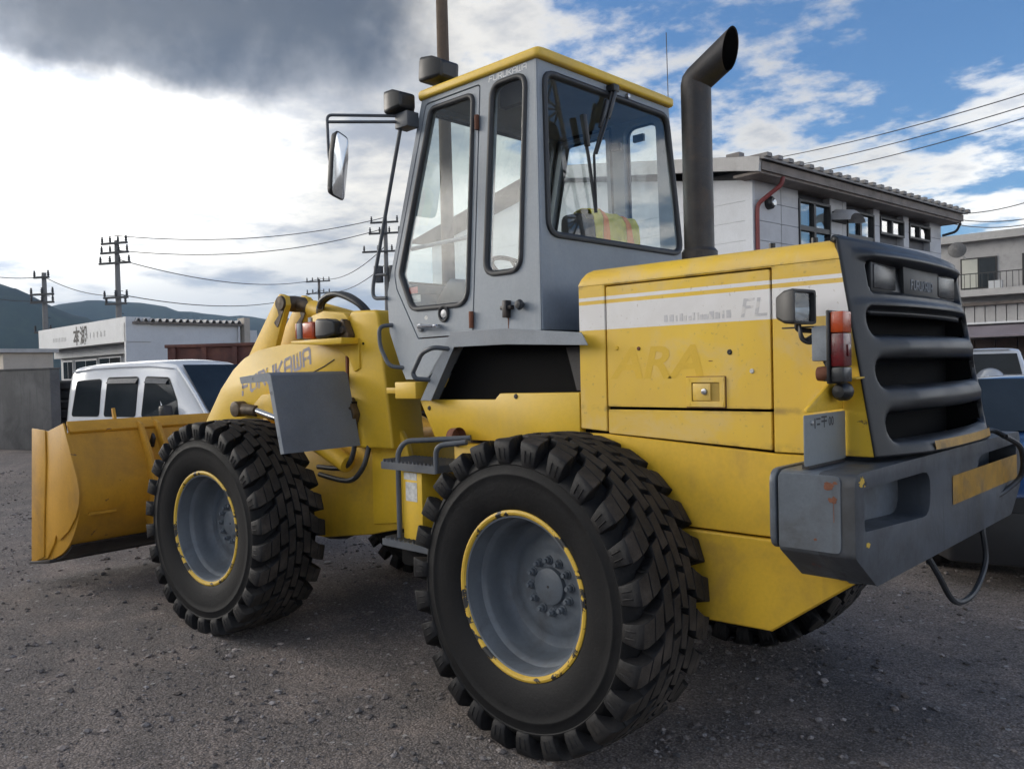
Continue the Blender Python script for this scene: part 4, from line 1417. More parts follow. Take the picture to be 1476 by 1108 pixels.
part(MB().box(-0.80, -0.55, -0.72, -0.60, 0.70, 1.22), 'hydraulic_tank', 'yellow_frame', bevel=0.02)
part(MB().lathe([(0, -0.06), (0.04, -0.06), (0.045, 0.0)], 18, 'y', (-0.66, -0.74, 0.98)), 'tank_cap', 'dark_core')
part(MB().lathe([(0, -0.05), (0.045, -0.05), (0.05, 0.0)], 18, 'x', (-0.75, -0.72, 1.255)), 'filler_cap', 'rust')

# ---- front frame, articulated
ff = MB().prism([(-2.0, 0.55), (-2.0, 1.02), (-1.5, 1.17), (-0.58, 1.20), (-0.22, 1.17), (-0.16, 0.95), (-0.22, 0.66), (-0.55, 0.585), (-1.0, 0.52)], -0.43, 0.43)
part(ff, 'front_frame', 'yellow_frame', front=True, bevel=0.012)
for s in (-1, 1):
    tw = MB().prism([(-0.645, 1.135), (-0.60, 1.955), (-0.57, 1.975), (-0.36, 1.968), (-0.335, 1.94), (-0.235, 1.135)], s * 0.515, s * 0.235)
    two = part(tw, 'loader_tower', 'yellow', front=True, bevel=0.030, seg=4, smooth=50)
    MB().prism([(-0.50, 1.92), (-0.43, 1.66), (-0.335, 1.36), (-0.20, 1.175), (-0.17, 1.08), (-0.17, 0.70), (-0.5, 0.66)], s * 0.445, s * 0.405).build('tower_web', 'yellow', two, bevel=0.005)
    # greasy pin bosses
    for (bx, bz, a) in ((-0.585, 1.855, 25), (-0.555, 1.375, -20)):
        b_ = MB().prism(rpoly([(bx - .035, bz - .085), (bx - .05, bz + .03), (bx - .01, bz + .085), (bx + .045, bz - .03), (bx + .03, bz - .085)], 0.02, 3), s * 0.518, s * 0.575)
        bo_ = b_.build('pin_boss', 'greasy_steel', two, bevel=0.006)
        MB().lathe([(0, -0.02), (0.022, -0.018), (0.026, 0)], 14, 'y', (bx, s * 0.575, bz)).build('grease_pin', 'black_steel', two) if s < 0 else None
    MB().cyl((-0.47, s * 0.5149, 1.77), (-0.47, s * 0.519, 1.77), 0.008, 8).build('bolt', 'dark_core', two)
part(MB().box(-0.60, -0.30, -0.24, 0.24, 1.35, 1.75), 'tower_bridge', 'yellow_frame', front=True, bevel=0.02)
# hinge between the frames
part(MB().cyl((-1.35, 0, 0.56), (-1.35, 0, 1.22), 0.06, 18), 'hinge_pin', 'greasy_steel')
part(MB().prism([(-1.38, 1.205), (-1.38, 1.245), (-0.7, 1.245), (-0.7, 1.205)], -0.30, 0.30), 'hinge_plate', 'dark_core')
part(MB().prism([(-1.38, 0.50), (-1.38, 0.545), (-0.7, 0.63), (-0.7, 0.58)], -0.30, 0.30), 'hinge_plate', 'dark_core')
part(MB().box(-1.20, -0.62, -0.50, 0.50, 1.22, 1.50), 'valve_block', 'dark_core', bevel=0.02)

# ---- boom
boom_poly = [(-0.50, 1.72), (-0.56, 1.775), (-0.66, 1.785), (-0.80, 1.775), (-1.05, 1.800), (-1.32, 1.795), (-1.60, 1.765), (-1.76, 1.715), (-1.90, 1.635), (-2.06, 1.50), (-2.26, 1.27),
             (-2.50, 0.90), (-2.68, 0.55), (-2.72, 0.42), (-2.62, 0.36), (-2.50, 0.42), (-2.30, 0.76), (-2.05, 1.05), (-1.75, 1.25), (-1.40, 1.38), (-1.0, 1.44), (-0.70, 1.50), (-0.54, 1.62)]
for s in (-1, 1):
    bm_ = part(MB().prism(boom_poly, s * 0.485, s * 0.43), 'boom_arm', 'yellow', front=True, bevel=0.008)
    if s < 0:
        lettering('lettering', 'FURUKAWA', lambda u, v, h: (-1.79 + u * 0.966 - v * 0.05, -0.4853 - h, 1.455 + u * 0.262 + v), 0.083, 0.098, 0.020, 0.020, 'blue_grey_print', bm_, thick=0.0008)
        MB().tube([(-0.99, -0.487, 1.605), (-0.88, -0.487, 1.640), (-0.78, -0.487, 1.680)], 0.004, 6).build('weld_seam', 'greasy_steel', bm_)
        MB().prism(rpoly([(-1.62, 1.30), (-1.60, 1.39), (-1.50, 1.46), (-1.36, 1.47), (-1.30, 1.30)], 0.03, 3), -0.53, -0.486).build('pin_bracket', 'yellow_frame', bm_, bevel=0.01)
    # lift cylinder
    lc = MB().cyl((-0.62, s * 0.53, 1.03), (-1.22, s * 0.53, 1.28), 0.058, 18)
    lco = part(lc, 'lift_cylinder', 'yellow_frame', front=True, bevel=0.006)
    MB().cyl((-1.2, s * 0.53, 1.275), (-1.62, s * 0.53, 1.362), 0.028, 16).build('piston_rod', 'chrome', lco)
    MB().cyl((-1.55, s * 0.53, 1.347), (-1.76, s * 0.53, 1.362), 0.040, 14).build('rod_end', 'greasy_steel', lco, bevel=0.006)
    MB().cyl((-1.76, s * 0.495, 1.36), (-1.76, s * 0.575, 1.36), 0.055, 16).build('rod_eye', 'greasy_steel', lco, bevel=0.006)
part(MB().cyl((-1.75, -0.45, 1.52), (-1.75, 0.45, 1.52), 0.085, 20), 'boom_crossbar', 'yellow_frame', front=True)
part(MB().cyl((-2.66, -0.52, 0.45), (-2.66, 0.52, 0.45), 0.035, 16), 'bucket_pin', 'greasy_steel', front=True)
# bell crank, two plates
bc = [(-1.655, 2.175), (-1.705, 2.135), (-2.06, 1.73), (-2.12, 1.55), (-2.02, 1.36), (-1.90, 1.36), (-1.78, 1.62), (-1.72, 1.79), (-1.62, 2.00), (-1.575, 2.09), (-1.59, 2.155)]
for (y0, y1) in ((-0.250, -0.205), (-0.055, -0.010)):
    bco = part(MB().prism(bc, y0, y1), 'bell_crank', 'yellow_frame', front=True, bevel=0.006)
    MB().lathe([(0, -0.018), (0.05, -0.016), (0.056, 0)], 20, 'y', (-1.635, y0, 2.105)).build('pin_cap', 'greasy_steel', bco)
    MB().prism(rpoly([(-1.66, 2.02), (-1.69, 2.10), (-1.63, 2.14), (-1.60, 2.06), (-1.68, 1.93), (-1.72, 1.97)], 0.01, 2), y0 - 0.006, y0 + 0.001).build('grease_patch', 'greasy_steel', bco)
    MB().lathe([(0, 0.018), (0.05, 0.016), (0.056, 0)], 20, 'y', (-1.635, y1, 2.105)).build('pin_cap', 'greasy_steel', bco)
part(MB().cyl((-1.95, -0.30, 1.52), (-1.95, 0.05, 1.52), 0.07, 18), 'crank_pin', 'greasy_steel', front=True)
part(MB().prism([(-2.1, 0.62), (-2.0, 1.45), (-1.93, 1.45), (-2.02, 0.62)], -0.16, -0.10), 'bucket_link', 'yellow_frame', front=True, bevel=0.01)
tc_ = part(MB().cyl((-1.635, -0.13, 2.105), (-1.42, -0.13, 2.055), 0.040, 16), 'tilt_cylinder', 'greasy_steel', front=True)
MB().cyl((-1.44, -0.13, 2.06), (-0.45, -0.13, 1.82), 0.062, 20).build('cylinder_barrel', 'yellow_frame', tc_, bevel=0.006)
MB().lathe([(0, -0.075), (0.055, -0.075), (0.06, 0), (0.055, 0.075), (0, 0.075)], 20, 'y', (-1.635, -0.13, 2.105)).build('rod_eye', 'greasy_steel', tc_)
for k in range(2):
    yy = -0.22 - 0.06 * k
    hs = curve_pts([(-1.30 + 0.05 * k, yy + 0.06, 2.02), (-1.20 + 0.05 * k, yy, 2.085), (-1.05 + .02 * k, yy - .02, 2.125 - 0.006 * k), (-0.90, yy - .03, 2.105), (-0.76 + .03 * k, yy - .03, 2.03), (-0.70 + .03 * k, yy, 1.94)], 30)
    ho = part(MB().tube(hs, 0.019, 10), 'hydraulic_hose', 'black_rubber', front=True)
    MB().cyl(hs[0], hs[3], 0.023, 10).build('hose_fitting', 'bright_steel', ho)
# front lamps on their shelf
sh = MB().prism([(-0.985, 1.792), (-0.985, 1.800), (-0.50, 1.806), (-0.50, 1.62), (-0.55, 1.60), (-0.60, 1.69), (-0.70, 1.745), (-0.85, 1.775)], -0.525, -0.50)
sho = part(sh, 'lamp_shelf', 'yellow', front=True, bevel=0.003)
MB().prism([(-0.985, 1.786), (-0.985, 1.802), (-0.50, 1.806), (-0.50, 1.768), (-0.72, 1.768)], -0.66, -0.527).build('shelf_plate', 'yellow', sho, bevel=0.004)
MB().prism([(-0.95, 1.808), (-0.98, 1.93), (-0.93, 1.965), (-0.82, 1.988), (-0.62, 1.965), (-0.585, 1.93), (-0.585, 1.808)], -0.535, -0.44).build('lamp_housing', 'yellow', sho, bevel=0.008)
il = MB().box(-0.935, -0.890, -0.655, -0.565, 1.812, 1.912)
ilo = part(il, 'indicator_lamp', 'grey_fender', front=True, bevel=0.006)
MB().box(-0.888, -0.778, -0.650, -0.57, 1.810, 1.916).build('indicator_lens', 'amber_lens', ilo, bevel=0.014, seg=3)
MB().box(-0.950, -0.937, -0.652, -0.57, 1.815, 1.910).build('indicator_lens', 'amber_lens', ilo, bevel=0.004)
MB().cyl((-0.85, -0.61, 1.916), (-0.85, -0.61, 1.945), 0.015, 10).build('lamp_stud', 'bright_steel', ilo)
hl = lamp_box((-0.675, -0.60, 1.868), (0.15, 0.11, 0.125), R(0), 'head_lamp', LD)
hl.location = PIVOT
hl.rotation_euler = (0, 0, STEER)
MB().cyl((-0.675, -0.60, 1.80), (-0.675, -0.60, 1.815), 0.02, 10).build('lamp_foot', 'black_plastic', hl)
# front mudguards
for s in (-1, 1):
    fg = MB().sheet([[(x, s * 1.10, z), (x, s * 0.55, z)] for x, z in ((-0.885, 1.582), (-0.612, 1.606), (-0.586, 1.592), (-0.484, 1.158))], (0.0035, 0, -0.0035))
    fgo = part(fg, 'mudguard', 'grey_fender', front=True, smooth=20)
    holed([(-0.885, 1.583), (-0.612, 1.607), (-0.585, 1.593), (-0.482, 1.155), (-0.512, 1.150), (-0.612, 1.555), (-0.635, 1.556), (-0.872, 1.545)], [], lambda u, v, h, s=s: (u, s * (1.103 - h), v), 0.005, 'mudguard_lip', 'grey_deck', fgo, bevel=0.001)
    for bx, bz in ((-0.75, 1.572), (-0.578, 1.49), (-0.520, 1.24)):
        MB().lathe([(0, -0.005 * -s * -1), (0.008, 0)], 10, 'y', (bx, s * 1.104, bz)).build('bolt', 'black_steel', fgo)
    MB().box(-0.60, -0.54, s * 0.56, s * 0.43, 1.16, 1.42).build('guard_stay', 'dark_core', fgo)
# low pressure hoses behind the wheel
for k, pts in enumerate(([(-0.60, -0.50, 1.30), (-0.56, -0.535, 1.12), (-0.66, -0.53, 1.01), (-0.95, -0.50, 0.995)], [(-0.46, -0.50, 1.15), (-0.48, -0.535, 1.02), (-0.62, -0.53, 0.93), (-0.95, -0.49, 0.945)])):
    part(MB().tube(curve_pts(pts, 24), 0.016, 10), 'hydraulic_hose', 'black_rubber', front=True)

# ---- bucket
bk = [(-2.985, 1.262), (-2.955, 1.20), (-2.88, 1.05), (-2.815, 0.90), (-2.785, 0.77), (-2.80, 0.64), (-2.87, 0.50), (-2.98, 0.375), (-3.12, 0.285), (-3.33, 0.215), (-3.56, 0.178)]
bkc = [(p.x, p.z) for p in curve_pts([(x, 0, z) for x, z in bk], 40)]
shell = MB()
inn = [(p[0], p[1]) for p in bkc]
shell.sheet([[(x, -1.145, z), (x, -0.57, z), (x, 0.0, z), (x, 0.57, z), (x, 1.145, z)] for x, z in bkc], (-0.018, 0, 0.006))
bko = part(shell, 'bucket', 'yellow_bucket', front=True, smooth=50)
for s in (-1, 1):
    cheek = [(-3.475, 1.10), (-3.0, 1.20)] + [(x + 0.004, z) for x, z in bkc[4:]] + [(-3.50, 0.19)]
    MB().prism(cheek, s * 1.1455, s * 1.160).build('inner_cheek', 'yellow_bucket', bko, bevel=0.002)
    side = [(-3.475, 1.218), (-3.25, 1.205), (-2.985, 1.272), (-2.955, 1.215), (-2.865, 1.03), (-2.79, 0.88), (-2.76, 0.78), (-2.77, 0.69), (-2.83, 0.59), (-2.95, 0.48), (-3.09, 0.40), (-3.13, 0.395), (-3.16, 0.43), (-3.20, 0.36), (-3.32, 0.235), (-3.565, 0.168)]
    MB().prism(side, s * 1.1605, s * 1.176).build('side_plate', 'yellow_bucket', bko, bevel=0.003)
    MB().prism([(-3.50, 1.222), (-3.27, 1.212), (-3.27, 0.98), (-3.33, 0.55), (-3.36, 0.24), (-3.585, 0.160)], s * 1.1765, s * 1.187).build('side_cutter', 'yellow_bucket', bko, bevel=0.003)
MB().prism([(-3.63, 0.150), (-3.60, 0.178), (-3.25, 0.232), (-3.25, 0.205)], -1.19, 1.19).build('cutting_edge', 'black_steel', bko, bevel=0.004)
MB().prism([(-3.0, 1.255), (-3.0, 1.285), (-2.93, 1.21), (-2.945, 1.19)], -1.146, 1.146).build('spill_edge', 'yellow_bucket', bko, bevel=0.004)
MB().box(-2.80, -2.775, -1.10, -0.90, 0.60, 0.618).build('rib', 'yellow_bucket', bko)
for yy in (-0.62, -0.48, 0.48, 0.62):
    out = [(-2.965, 1.262), (-2.90, 1.235), (-2.76, 1.0), (-2.66, 0.70), (-2.60, 0.52), (-2.60, 0.42), (-2.68, 0.38), (-2.80, 0.42)]
    MB().prism(out + [(-2.87, 0.50), (-2.80, 0.64), (-2.79, 0.77), (-2.82, 0.90), (-2.89, 1.05)], yy - 0.015, yy + 0.015).build('hinge_rib', 'yellow_bucket', bko, bevel=0.004)
MB().prism([(-2.93, 1.05), (-2.86, 1.16), (-2.83, 1.12), (-2.86, 1.05)], -0.565, -0.545).build('lifting_eye', 'black_steel', bko, bevel=0.003)
MB().prism([(-3.02, 1.26), (-3.04, 1.36), (-3.02, 1.365), (-2.99, 1.265)], -0.79, -0.77).build('marker_peg', 'yellow_bucket', bko)
wp_ = [(x, z) for x, z in bkc if z < 0.40]
MB().sheet([[(x + 0.004, -1.144, z - 0.004), (x + 0.004, 1.144, z - 0.004)] for x, z in wp_], (0.010, 0, -0.012)).build('wear_plate', 'black_steel', bko, smooth=50)
bko.location = PIVOT + ST @ Vector((-0.05, 0, 0))
# dried grease along the tower's leading edge
part(MB().box(-0.636, -0.622, -0.5185, -0.50, 1.20, 1.70), 'grease_line', 'rust', front=True)

# ------------------------------------------------------------------ ground
def ground_mat():
    m, t, b, out = new_mat('gravel_ground')
    co = t.new('ShaderNodeTexCoord').outputs['Object']
    n_big = t.noise(co, 0.35, 6.0, 0.6, 0.4)
    n_mid = t.noise(co, 2.2, 6.0, 0.62, 0.3)
    n_f = t.noise(co, 38.0, 5.0, 0.7)
    vor = t.new('ShaderNodeTexVoronoi', feature='F1')
    t.put(vor.inputs['Vector'], co)
    vor.inputs['Scale'].default_value = 95.0
    vor2 = t.new('ShaderNodeTexVoronoi', feature='F1')
    t.put(vor2.inputs['Vector'], co)
    vor2.inputs['Scale'].default_value = 24.0
    c1 = t.mix(t.smooth(n_big, 0.35, 0.65), (0.130, 0.119, 0.113), (0.160, 0.141, 0.129))
    c1 = t.mix(t.smooth(n_mid, 0.45, 0.66), c1, (0.198, 0.170, 0.153))
    # wheel tracks: compacted bands of dust running across the yard
    rot = t.new('ShaderNodeVectorRotate', rotation_type='Z_AXIS')
    t.put(rot.inputs['Vector'], co)
    rot.inputs['Angle'].default_value = R(24)
    trk = t.noise(t.vmath('MULTIPLY', rot.outputs[0], (0.16, 1.25, 1.0)), 1.0, 5.0, 0.62, 0.3)
    c1 = t.mix(t.math('MULTIPLY', t.smooth(trk, 0.50, 0.64), 0.75), c1, (0.205, 0.178, 0.161))
    c1 = t.mix(t.math('MULTIPLY', t.smooth(trk, 0.44, 0.32), 0.55), c1, (0.100, 0.093, 0.090))
    sx = t.sep(vor.outputs['Color'])[0]
    c2 = t.mix(t.smooth(sx, 0.25, 1.0), c1, t.mix(1.0, c1, (1.6, 1.6, 1.62), 'MULTIPLY'))
    c2 = t.mix(t.smooth(vor.outputs['Distance'], 0.25, 0.75), c2, t.mix(1.0, c2, (0.60, 0.59, 0.59), 'MULTIPLY'))
    sx2 = t.sep(vor2.outputs['Color'])[1]
    c2 = t.mix(t.math('MULTIPLY', t.smooth(sx2, 0.93, 0.96), t.smooth(vor2.outputs['Distance'], 0.36, 0.26)), c2, (0.30, 0.29, 0.28))
    c2 = t.mix(t.smooth(n_f, 0.35, 0.7), c2, t.mix(1.0, c2, (1.25, 1.22, 1.2), 'MULTIPLY'))
    t.put(b.inputs['Base Color'], c2)
    b.inputs['Roughness'].default_value = 0.92
    b.inputs['Specular IOR Level'].default_value = 0.25
    h = t.math('ADD', t.math('MULTIPLY', n_f, 0.6), t.math('SUBTRACT', 0.6, vor.outputs['Distance']))
    h = t.math('ADD', h, t.math('MULTIPLY', t.math('SUBTRACT', 0.5, vor2.outputs['Distance']), 0.9))
    bn = t.new('ShaderNodeBump')
    bn.inputs['Strength'].default_value = 0.75
    bn.inputs['Distance'].default_value = 0.006
    t.put(bn.inputs['Height'], h)
    t.l.new(bn.outputs[0], b.inputs['Normal'])


ground_mat()


def axis_steps(c):
    out = [0.0]
    s = 0.09
    while out[-1] < 6500:
        out.append(out[-1] + s)
        s *= 1.028 if out[-1] > 6 else 1.004
    return [c - v for v in out[:0:-1]] + [c + v for v in out]


FEET = [(w_.location.x, w_.location.y) for w_ in (rl, fl, fr_, rr_)]


def gz(x, y):
    r = math.hypot(x - 0.5, y + 1.0)
    k = 1.0 / (1.0 + (r / 25) ** 2)
    v = Vector((x, y, 0))
    b = 0.0
    if r < 8:
        for (wx, wy) in FEET:
            ex, ey = max(0.0, abs(x - wx) - 0.16), max(0.0, abs(y - wy) - 0.20)
            d2 = ex * ex + ey * ey
            if d2 < 0.09:
                b = max(b, 0.022 * math.exp(-d2 / 0.006) * (0.6 + 0.8 * abs(noise.noise(Vector((x * 7, y * 7, 1))))))
    return b + k * (0.030 * (noise.noise(v * 0.45) ) + 0.016 * noise.noise(v * 1.7) + 0.007 * noise.noise(v * 5.0)) - 0.004 * k


gx_, gy_ = axis_steps(1.0), axis_steps(-1.5)
gverts = [(x, y, gz(x, y)) for y in gy_ for x in gx_]
nx = len(gx_)
gfaces = [(j * nx + i, j * nx + i + 1, (j + 1) * nx + i + 1, (j + 1) * nx + i) for j in range(len(gy_) - 1) for i in range(nx - 1)]
gme = bpy.data.meshes.new('ground')
gme.from_pydata(gverts, [], gfaces)
gme.shade_smooth()
g = link('ground', gme, 'gravel_ground')
tag(g, 'dark gravel yard spread with crushed stone', 'ground', kind='structure')

# loose stones lying on it
m, t, b, out = new_mat('stone')
at = t.new('ShaderNodeAttribute', attribute_name='tint')
co = t.new('ShaderNodeTexCoord').outputs['Object']
t.put(b.inputs['Base Color'], t.mix(t.smooth(t.noise(co, 120.0, 3.0), 0.3, 0.7), at.outputs['Color'], t.mix(1.0, at.outputs['Color'], (0.7, 0.7, 0.7), 'MULTIPLY')))
b.inputs['Roughness'].default_value = 0.9
b.inputs['Specular IOR Level'].default_value = 0.25
rng = np.random.default_rng(11)
NST = 62000
fwd = np.array([_f.x, _f.y])
fwd /= np.linalg.norm(fwd)
rgt = np.array([-fwd[1], fwd[0]]) * -1
dd = 1.3 + 13.5 * rng.random(NST) ** 1.35
la = (rng.random(NST) * 2 - 1) * dd * 0.72
px = CAM_C.x + fwd[0] * dd + rgt[0] * la
py = CAM_C.y + fwd[1] * dd + rgt[1] * la
clump = np.array([noise.noise(Vector((x * 0.9, y * 0.9, 3.0))) for x, y in zip(px, py)])
keep = rng.random(NST) < np.clip(0.62 + 1.1 * clump, 0.10, 1.0)
px, py, dd = px[keep], py[keep], dd[keep]
N = len(px)
size = 0.0024 + 0.005 * rng.random(N) ** 2.5 + 0.015 * rng.random(N) ** 18
size *= np.clip(0.7 + dd * 0.09, 0.75, 1.6)
big = rng.random(N) < 0.014
size = np.where(big, 0.011 + 0.014 * rng.random(N) ** 2, size)
tmpl = np.array([(1, 0, 0), (-1, 0, 0), (0, 1, 0), (0, -1, 0), (0, 0, 1), (0, 0, -1), (.62, .62, .55), (-.62, .55, .6), (.5, -.66, .6), (-.58, -.6, .5)], float)
# convex hull of the template made once
bmh = bmesh.new()
for v in tmpl:
    bmh.verts.new(v)
bmesh.ops.convex_hull(bmh, input=bmh.verts[:])
bmh.verts.ensure_lookup_table()
bmh.verts.index_update()
tf = np.array([[v.index for v in f.verts] for f in bmh.faces if len(f.verts) == 3])
tv = np.array([v.co[:] for v in bmh.verts])
bmh.free()
ang = rng.random(N) * 6.283
scl = np.stack([size * (0.7 + 0.8 * rng.random(N)), size * (0.6 + 0.6 * rng.random(N)), size * (0.40 + 0.45 * rng.random(N))], 1)
P = tv[None] * (1 + 0.45 * (rng.random((N, len(tv), 1)) - 0.5)) * scl[:, None, :]
ca, sa = np.cos(ang)[:, None], np.sin(ang)[:, None]
zs = np.array([gz(x, y) for x, y in zip(px, py)])
V = np.stack([P[..., 0] * ca - P[..., 1] * sa + px[:, None], P[..., 0] * sa + P[..., 1] * ca + py[:, None], P[..., 2] + (zs + scl[:, 2] * 0.30)[:, None]], -1).reshape(-1, 3)
Fc = (tf[None] + (np.arange(N) * len(tv))[:, None, None]).reshape(-1, 3)
sme = bpy.data.meshes.new('gravel')
sme.from_pydata(V.tolist(), [], Fc.tolist())
tone = 0.11 + 0.20 * rng.random(N) ** 2 + 0.34 * (rng.random(N) > 0.955) * rng.random(N)
tone = np.where(big & (rng.random(N) < 0.55), 0.16 + 0.26 * rng.random(N), tone)
warm = rng.random(N)
cols = np.stack([tone * (1.03 + 0.12 * warm), tone * (0.98 + 0.02 * warm), tone * (0.99 - 0.06 * warm), np.ones(N)], 1)
ca_ = sme.color_attributes.new('tint', 'FLOAT_COLOR', 'POINT')
ca_.data.foreach_set('color', np.repeat(cols, len(tv), 0).astype(np.float32).ravel())
so_ = link('gravel', sme, 'stone')
tag(so_, 'loose crushed stones scattered over the yard', 'gravel', kind='stuff')

# ------------------------------------------------------------------ hills
paint('forest', (0.020, 0.030, 0.020), 0.95, var=0.45, scale=0.004, dirt=(0.060, 0.075, 0.040), dirt_amt=0.6, dirt_scale=0.012, fine=0.3, bump=0.0, spec=0.1)


def hill_sheet(name, label, d0, d1, prof, seed, nrow=16):
    """ridge at a given distance; prof(az) gives its height"""
    mb = MB()
    rows = []
    az0, az1 = R(-75), R(75)
    ncol = 200
    base_az = math.atan2(_f.y, _f.x)
    for j in range(nrow + 1):
        t = j / nrow
        row = []
        for i in range(ncol + 1):
            a = az0 + (az1 - az0) * i / ncol
            d = d0 + (d1 - d0) * t
            ang = base_az - a
            x, y = CAM_C.x + d * math.cos(ang), CAM_C.y + d * math.sin(ang)
            h = prof(math.degrees(a)) * (math.sin(min(1, t * 1.25) * math.pi / 2) ** 1.2 if t < 0.8 else 1 - (t - 0.8) * 1.5)
            v = Vector((x, y, seed)) * 0.0022
            h *= 1 + 0.16 * noise.fractal(v, 1.0, 2.0, 5) * min(1, t * 3)
            h += 12 * noise.noise(Vector((x, y, seed)) * 0.012) * t
            row.append((x, y, max(-30, h - 6 * (1 - t))))
        rows.append(row)
    mb.grid(rows)
    o = mb.build(name, 'forest', None, smooth=80, recalc=False)
    tag(o, label, 'hill', kind='structure')
    return o


def interp(pts):
    def f(a):
        if a <= pts[0][0]:
            return pts[0][1]
        for (x0, y0), (x1, y1) in zip(pts, pts[1:]):
            if a <= x1:
                t = (a - x0) / (x1 - x0)
                t = t * t * (3 - 2 * t)
                return y0 + (y1 - y0) * t
        return pts[-1][1]
    return f


D1 = 2900
HAZE = 0.00009
hill_sheet('hills', 'blue green wooded mountain slope at the left edge', 1900, D1, interp([(-75, 250), (-45, 340), (-34, 300), (-31.5, 275), (-27.5, 190), (-24, 90), (-18, 60), (-5, 30), (75, 30)]), 1.0)
hill_sheet('hills', 'long low wooded ridge behind the shop roofs', 3000, 4300, interp([(-75, 220), (-33, 260), (-27, 330), (-24, 335), (-19, 285), (-12, 250), (0, 220), (20, 300), (75, 260)]), 5.0)

# ------------------------------------------------------------------ air
hm = bpy.data.materials.new('haze_air')
hm.use_nodes = True
hm.node_tree.nodes.clear()
_ho = hm.node_tree.nodes.new('ShaderNodeOutputMaterial')
_hv = hm.node_tree.nodes.new('ShaderNodeVolumePrincipled')
_hv.inputs['Color'].default_value = (0.52, 0.74, 1.0, 1)
_hv.inputs['Density'].default_value = HAZE
_hv.inputs['Anisotropy'].default_value = 0.0
hm.node_tree.links.new(_hv.outputs[0], _ho.inputs['Volume'])
MATS['haze_air'] = hm
hz = MB().box(-5200, 5200, -5200, 5200, -42, 520).build('haze', 'haze_air', None, smooth=0)
tag(hz, 'thin bluish air over the valley', 'haze', kind='stuff')

# ------------------------------------------------------------------ poles and wires
paint('concrete_pole', (0.19, 0.185, 0.18), 0.8, var=0.1, scale=3, streak=0.3, dirt=(0.1, 0.1, 0.1))
paint('wood_pole', (0.13, 0.095, 0.068), 0.85, var=0.2, scale=3, streak=0.6, dirt=(0.06, 0.045, 0.035), dirt_amt=0.6)
paint('line_iron', (0.05, 0.052, 0.056), 0.6, var=0.1)
paint('ceramic', (0.55, 0.55, 0.55), 0.3, var=0.05)


def utility_pole(x, y, h, ang, label, arms, transformer=False, r=0.17, mat='concrete_pole', group='utility poles'):
    e = empty('utility_pole', (x, y, 0), ang, label, 'utility pole', group)
    MB().cyl((0, 0, 0), (0, 0, h), r, 14, r * 0.62).build('pole', mat, e)
    for (z, w, k) in arms:
        a = MB().box(-w, w, -0.05 - r, 0.05 - r, z - 0.05, z + 0.05)
        ao = a.build('crossarm', 'line_iron', e)
        for q in range(k):
            u = -w * 0.92 + 2 * w * 0.92 * q / max(1, k - 1)
            MB().lathe([(0.0, 0.30), (0.05, 0.29), (0.03, 0.22), (0.07, 0.18), (0.04, 0.12), (0.07, 0.08), (0.03, 0.0)], 8, 'z', (u, -r, z + 0.05)).build('insulator', 'line_iron', ao)
    if transformer:
        for s in (-1, 1):
            MB().cyl((s * 0.42, -0.1, h - 3.6), (s * 0.42, -0.1, h - 2.7), 0.26, 14).build('transformer', 'line_iron', e)
    for k in range(8):
        MB().cyl((0, r * 0.6, 2.0 + k * 0.55), (0.0, r + 0.16, 2.0 + k * 0.55), 0.015, 6).build('climbing_peg', 'line_iron', e)
    return e


utility_pole(-43.5, 10.25, 7.0, R(30), 'grey concrete pole rising behind the left end of the sign board', [(6.75, .45, 2), (5.9, .7, 3), (5.5, .7, 3), (4.0, .5, 2)], group=None)
utility_pole(-39.11, 12.17, 8.25, R(28), 'tall concrete pole with stacked crossarms behind the white shop', [(8.1, .75, 4), (7.65, .8, 4), (7.15, .9, 4), (5.5, .7, 3), (5.2, .6, 2)], group=None)
utility_pole(-57.9, 35.7, 9.6, R(30), 'small distant pole above the loader boom with two rows of insulators', [(9.4, 1.1, 5), (8.4, 1.1, 5)], group=None)
utility_pole(-34.6, 24.9, 10.2, R(35), 'concrete pole with transformers seen just left of the cab', [(9.9, .8, 3), (9.3, .9, 4), (8.3, 1.3, 4)], transformer=True, group=None)
utility_pole(-46.3, 8.5, 8.2, R(20), 'concrete pole cut off at the left edge of the view', [(7.7, 0.9, 3), (7.0, .8, 3)], group=None)
e = empty('utility_pole', (-9.20, 6.80, 0), 0, 'tall brown wooden pole standing right behind the cab', 'utility pole')
MB().cyl((0, 0, 0), (-0.06, 0.03, 12.5), 0.135, 16, 0.095).build('pole', 'wood_pole', e)


def wire(a, b, sag, label, r=0.012, n=24):
    A, B = Vector(a), Vector(b)
    pts = []
    for k in range(n + 1):
        t = k / n
        p = A.lerp(B, t)
        p.z -= sag * 4 * t * (1 - t)
        pts.append(p)
    o = MB().tube(pts, r, 5).build('power_line', 'line_iron', None)
    tag(o, label, 'power line', 'overhead wires')
    return o


wire((-39.2, 12.1, 8.5), (-34.7, 24.9, 10.2), 0.6, 'topmost wire from the tall stacked pole towards the cab', 0.022)
wire((-39.2, 12.1, 7.8), (-34.7, 24.9, 9.6), 0.7, 'second wire down from the tall stacked pole towards the cab', 0.022)
wire((-39.2, 12.1, 7.4), (-57.9, 35.7, 9.6), 0.8, 'wire from the tall stacked pole to the small distant pole', 0.025)
wire((-39.2, 12.1, 5.7), (-57.9, 35.7, 8.6), 0.9, 'lower wire from the tall stacked pole to the small distant pole', 0.025)
wire((-57.9, 35.7, 9.7), (-34.7, 24.9, 8.6), 0.7, 'upper wire from the small distant pole to the cab', 0.025)
wire((-57.9, 35.7, 8.7), (-34.7, 24.9, 7.6), 0.7, 'lower wire from the small distant pole to the cab', 0.025)
wire((-43.5, 10.25, 6.8), (-39.2, 12.1, 5.6), 0.25, 'slack wire between the two concrete poles over the shop', 0.018)
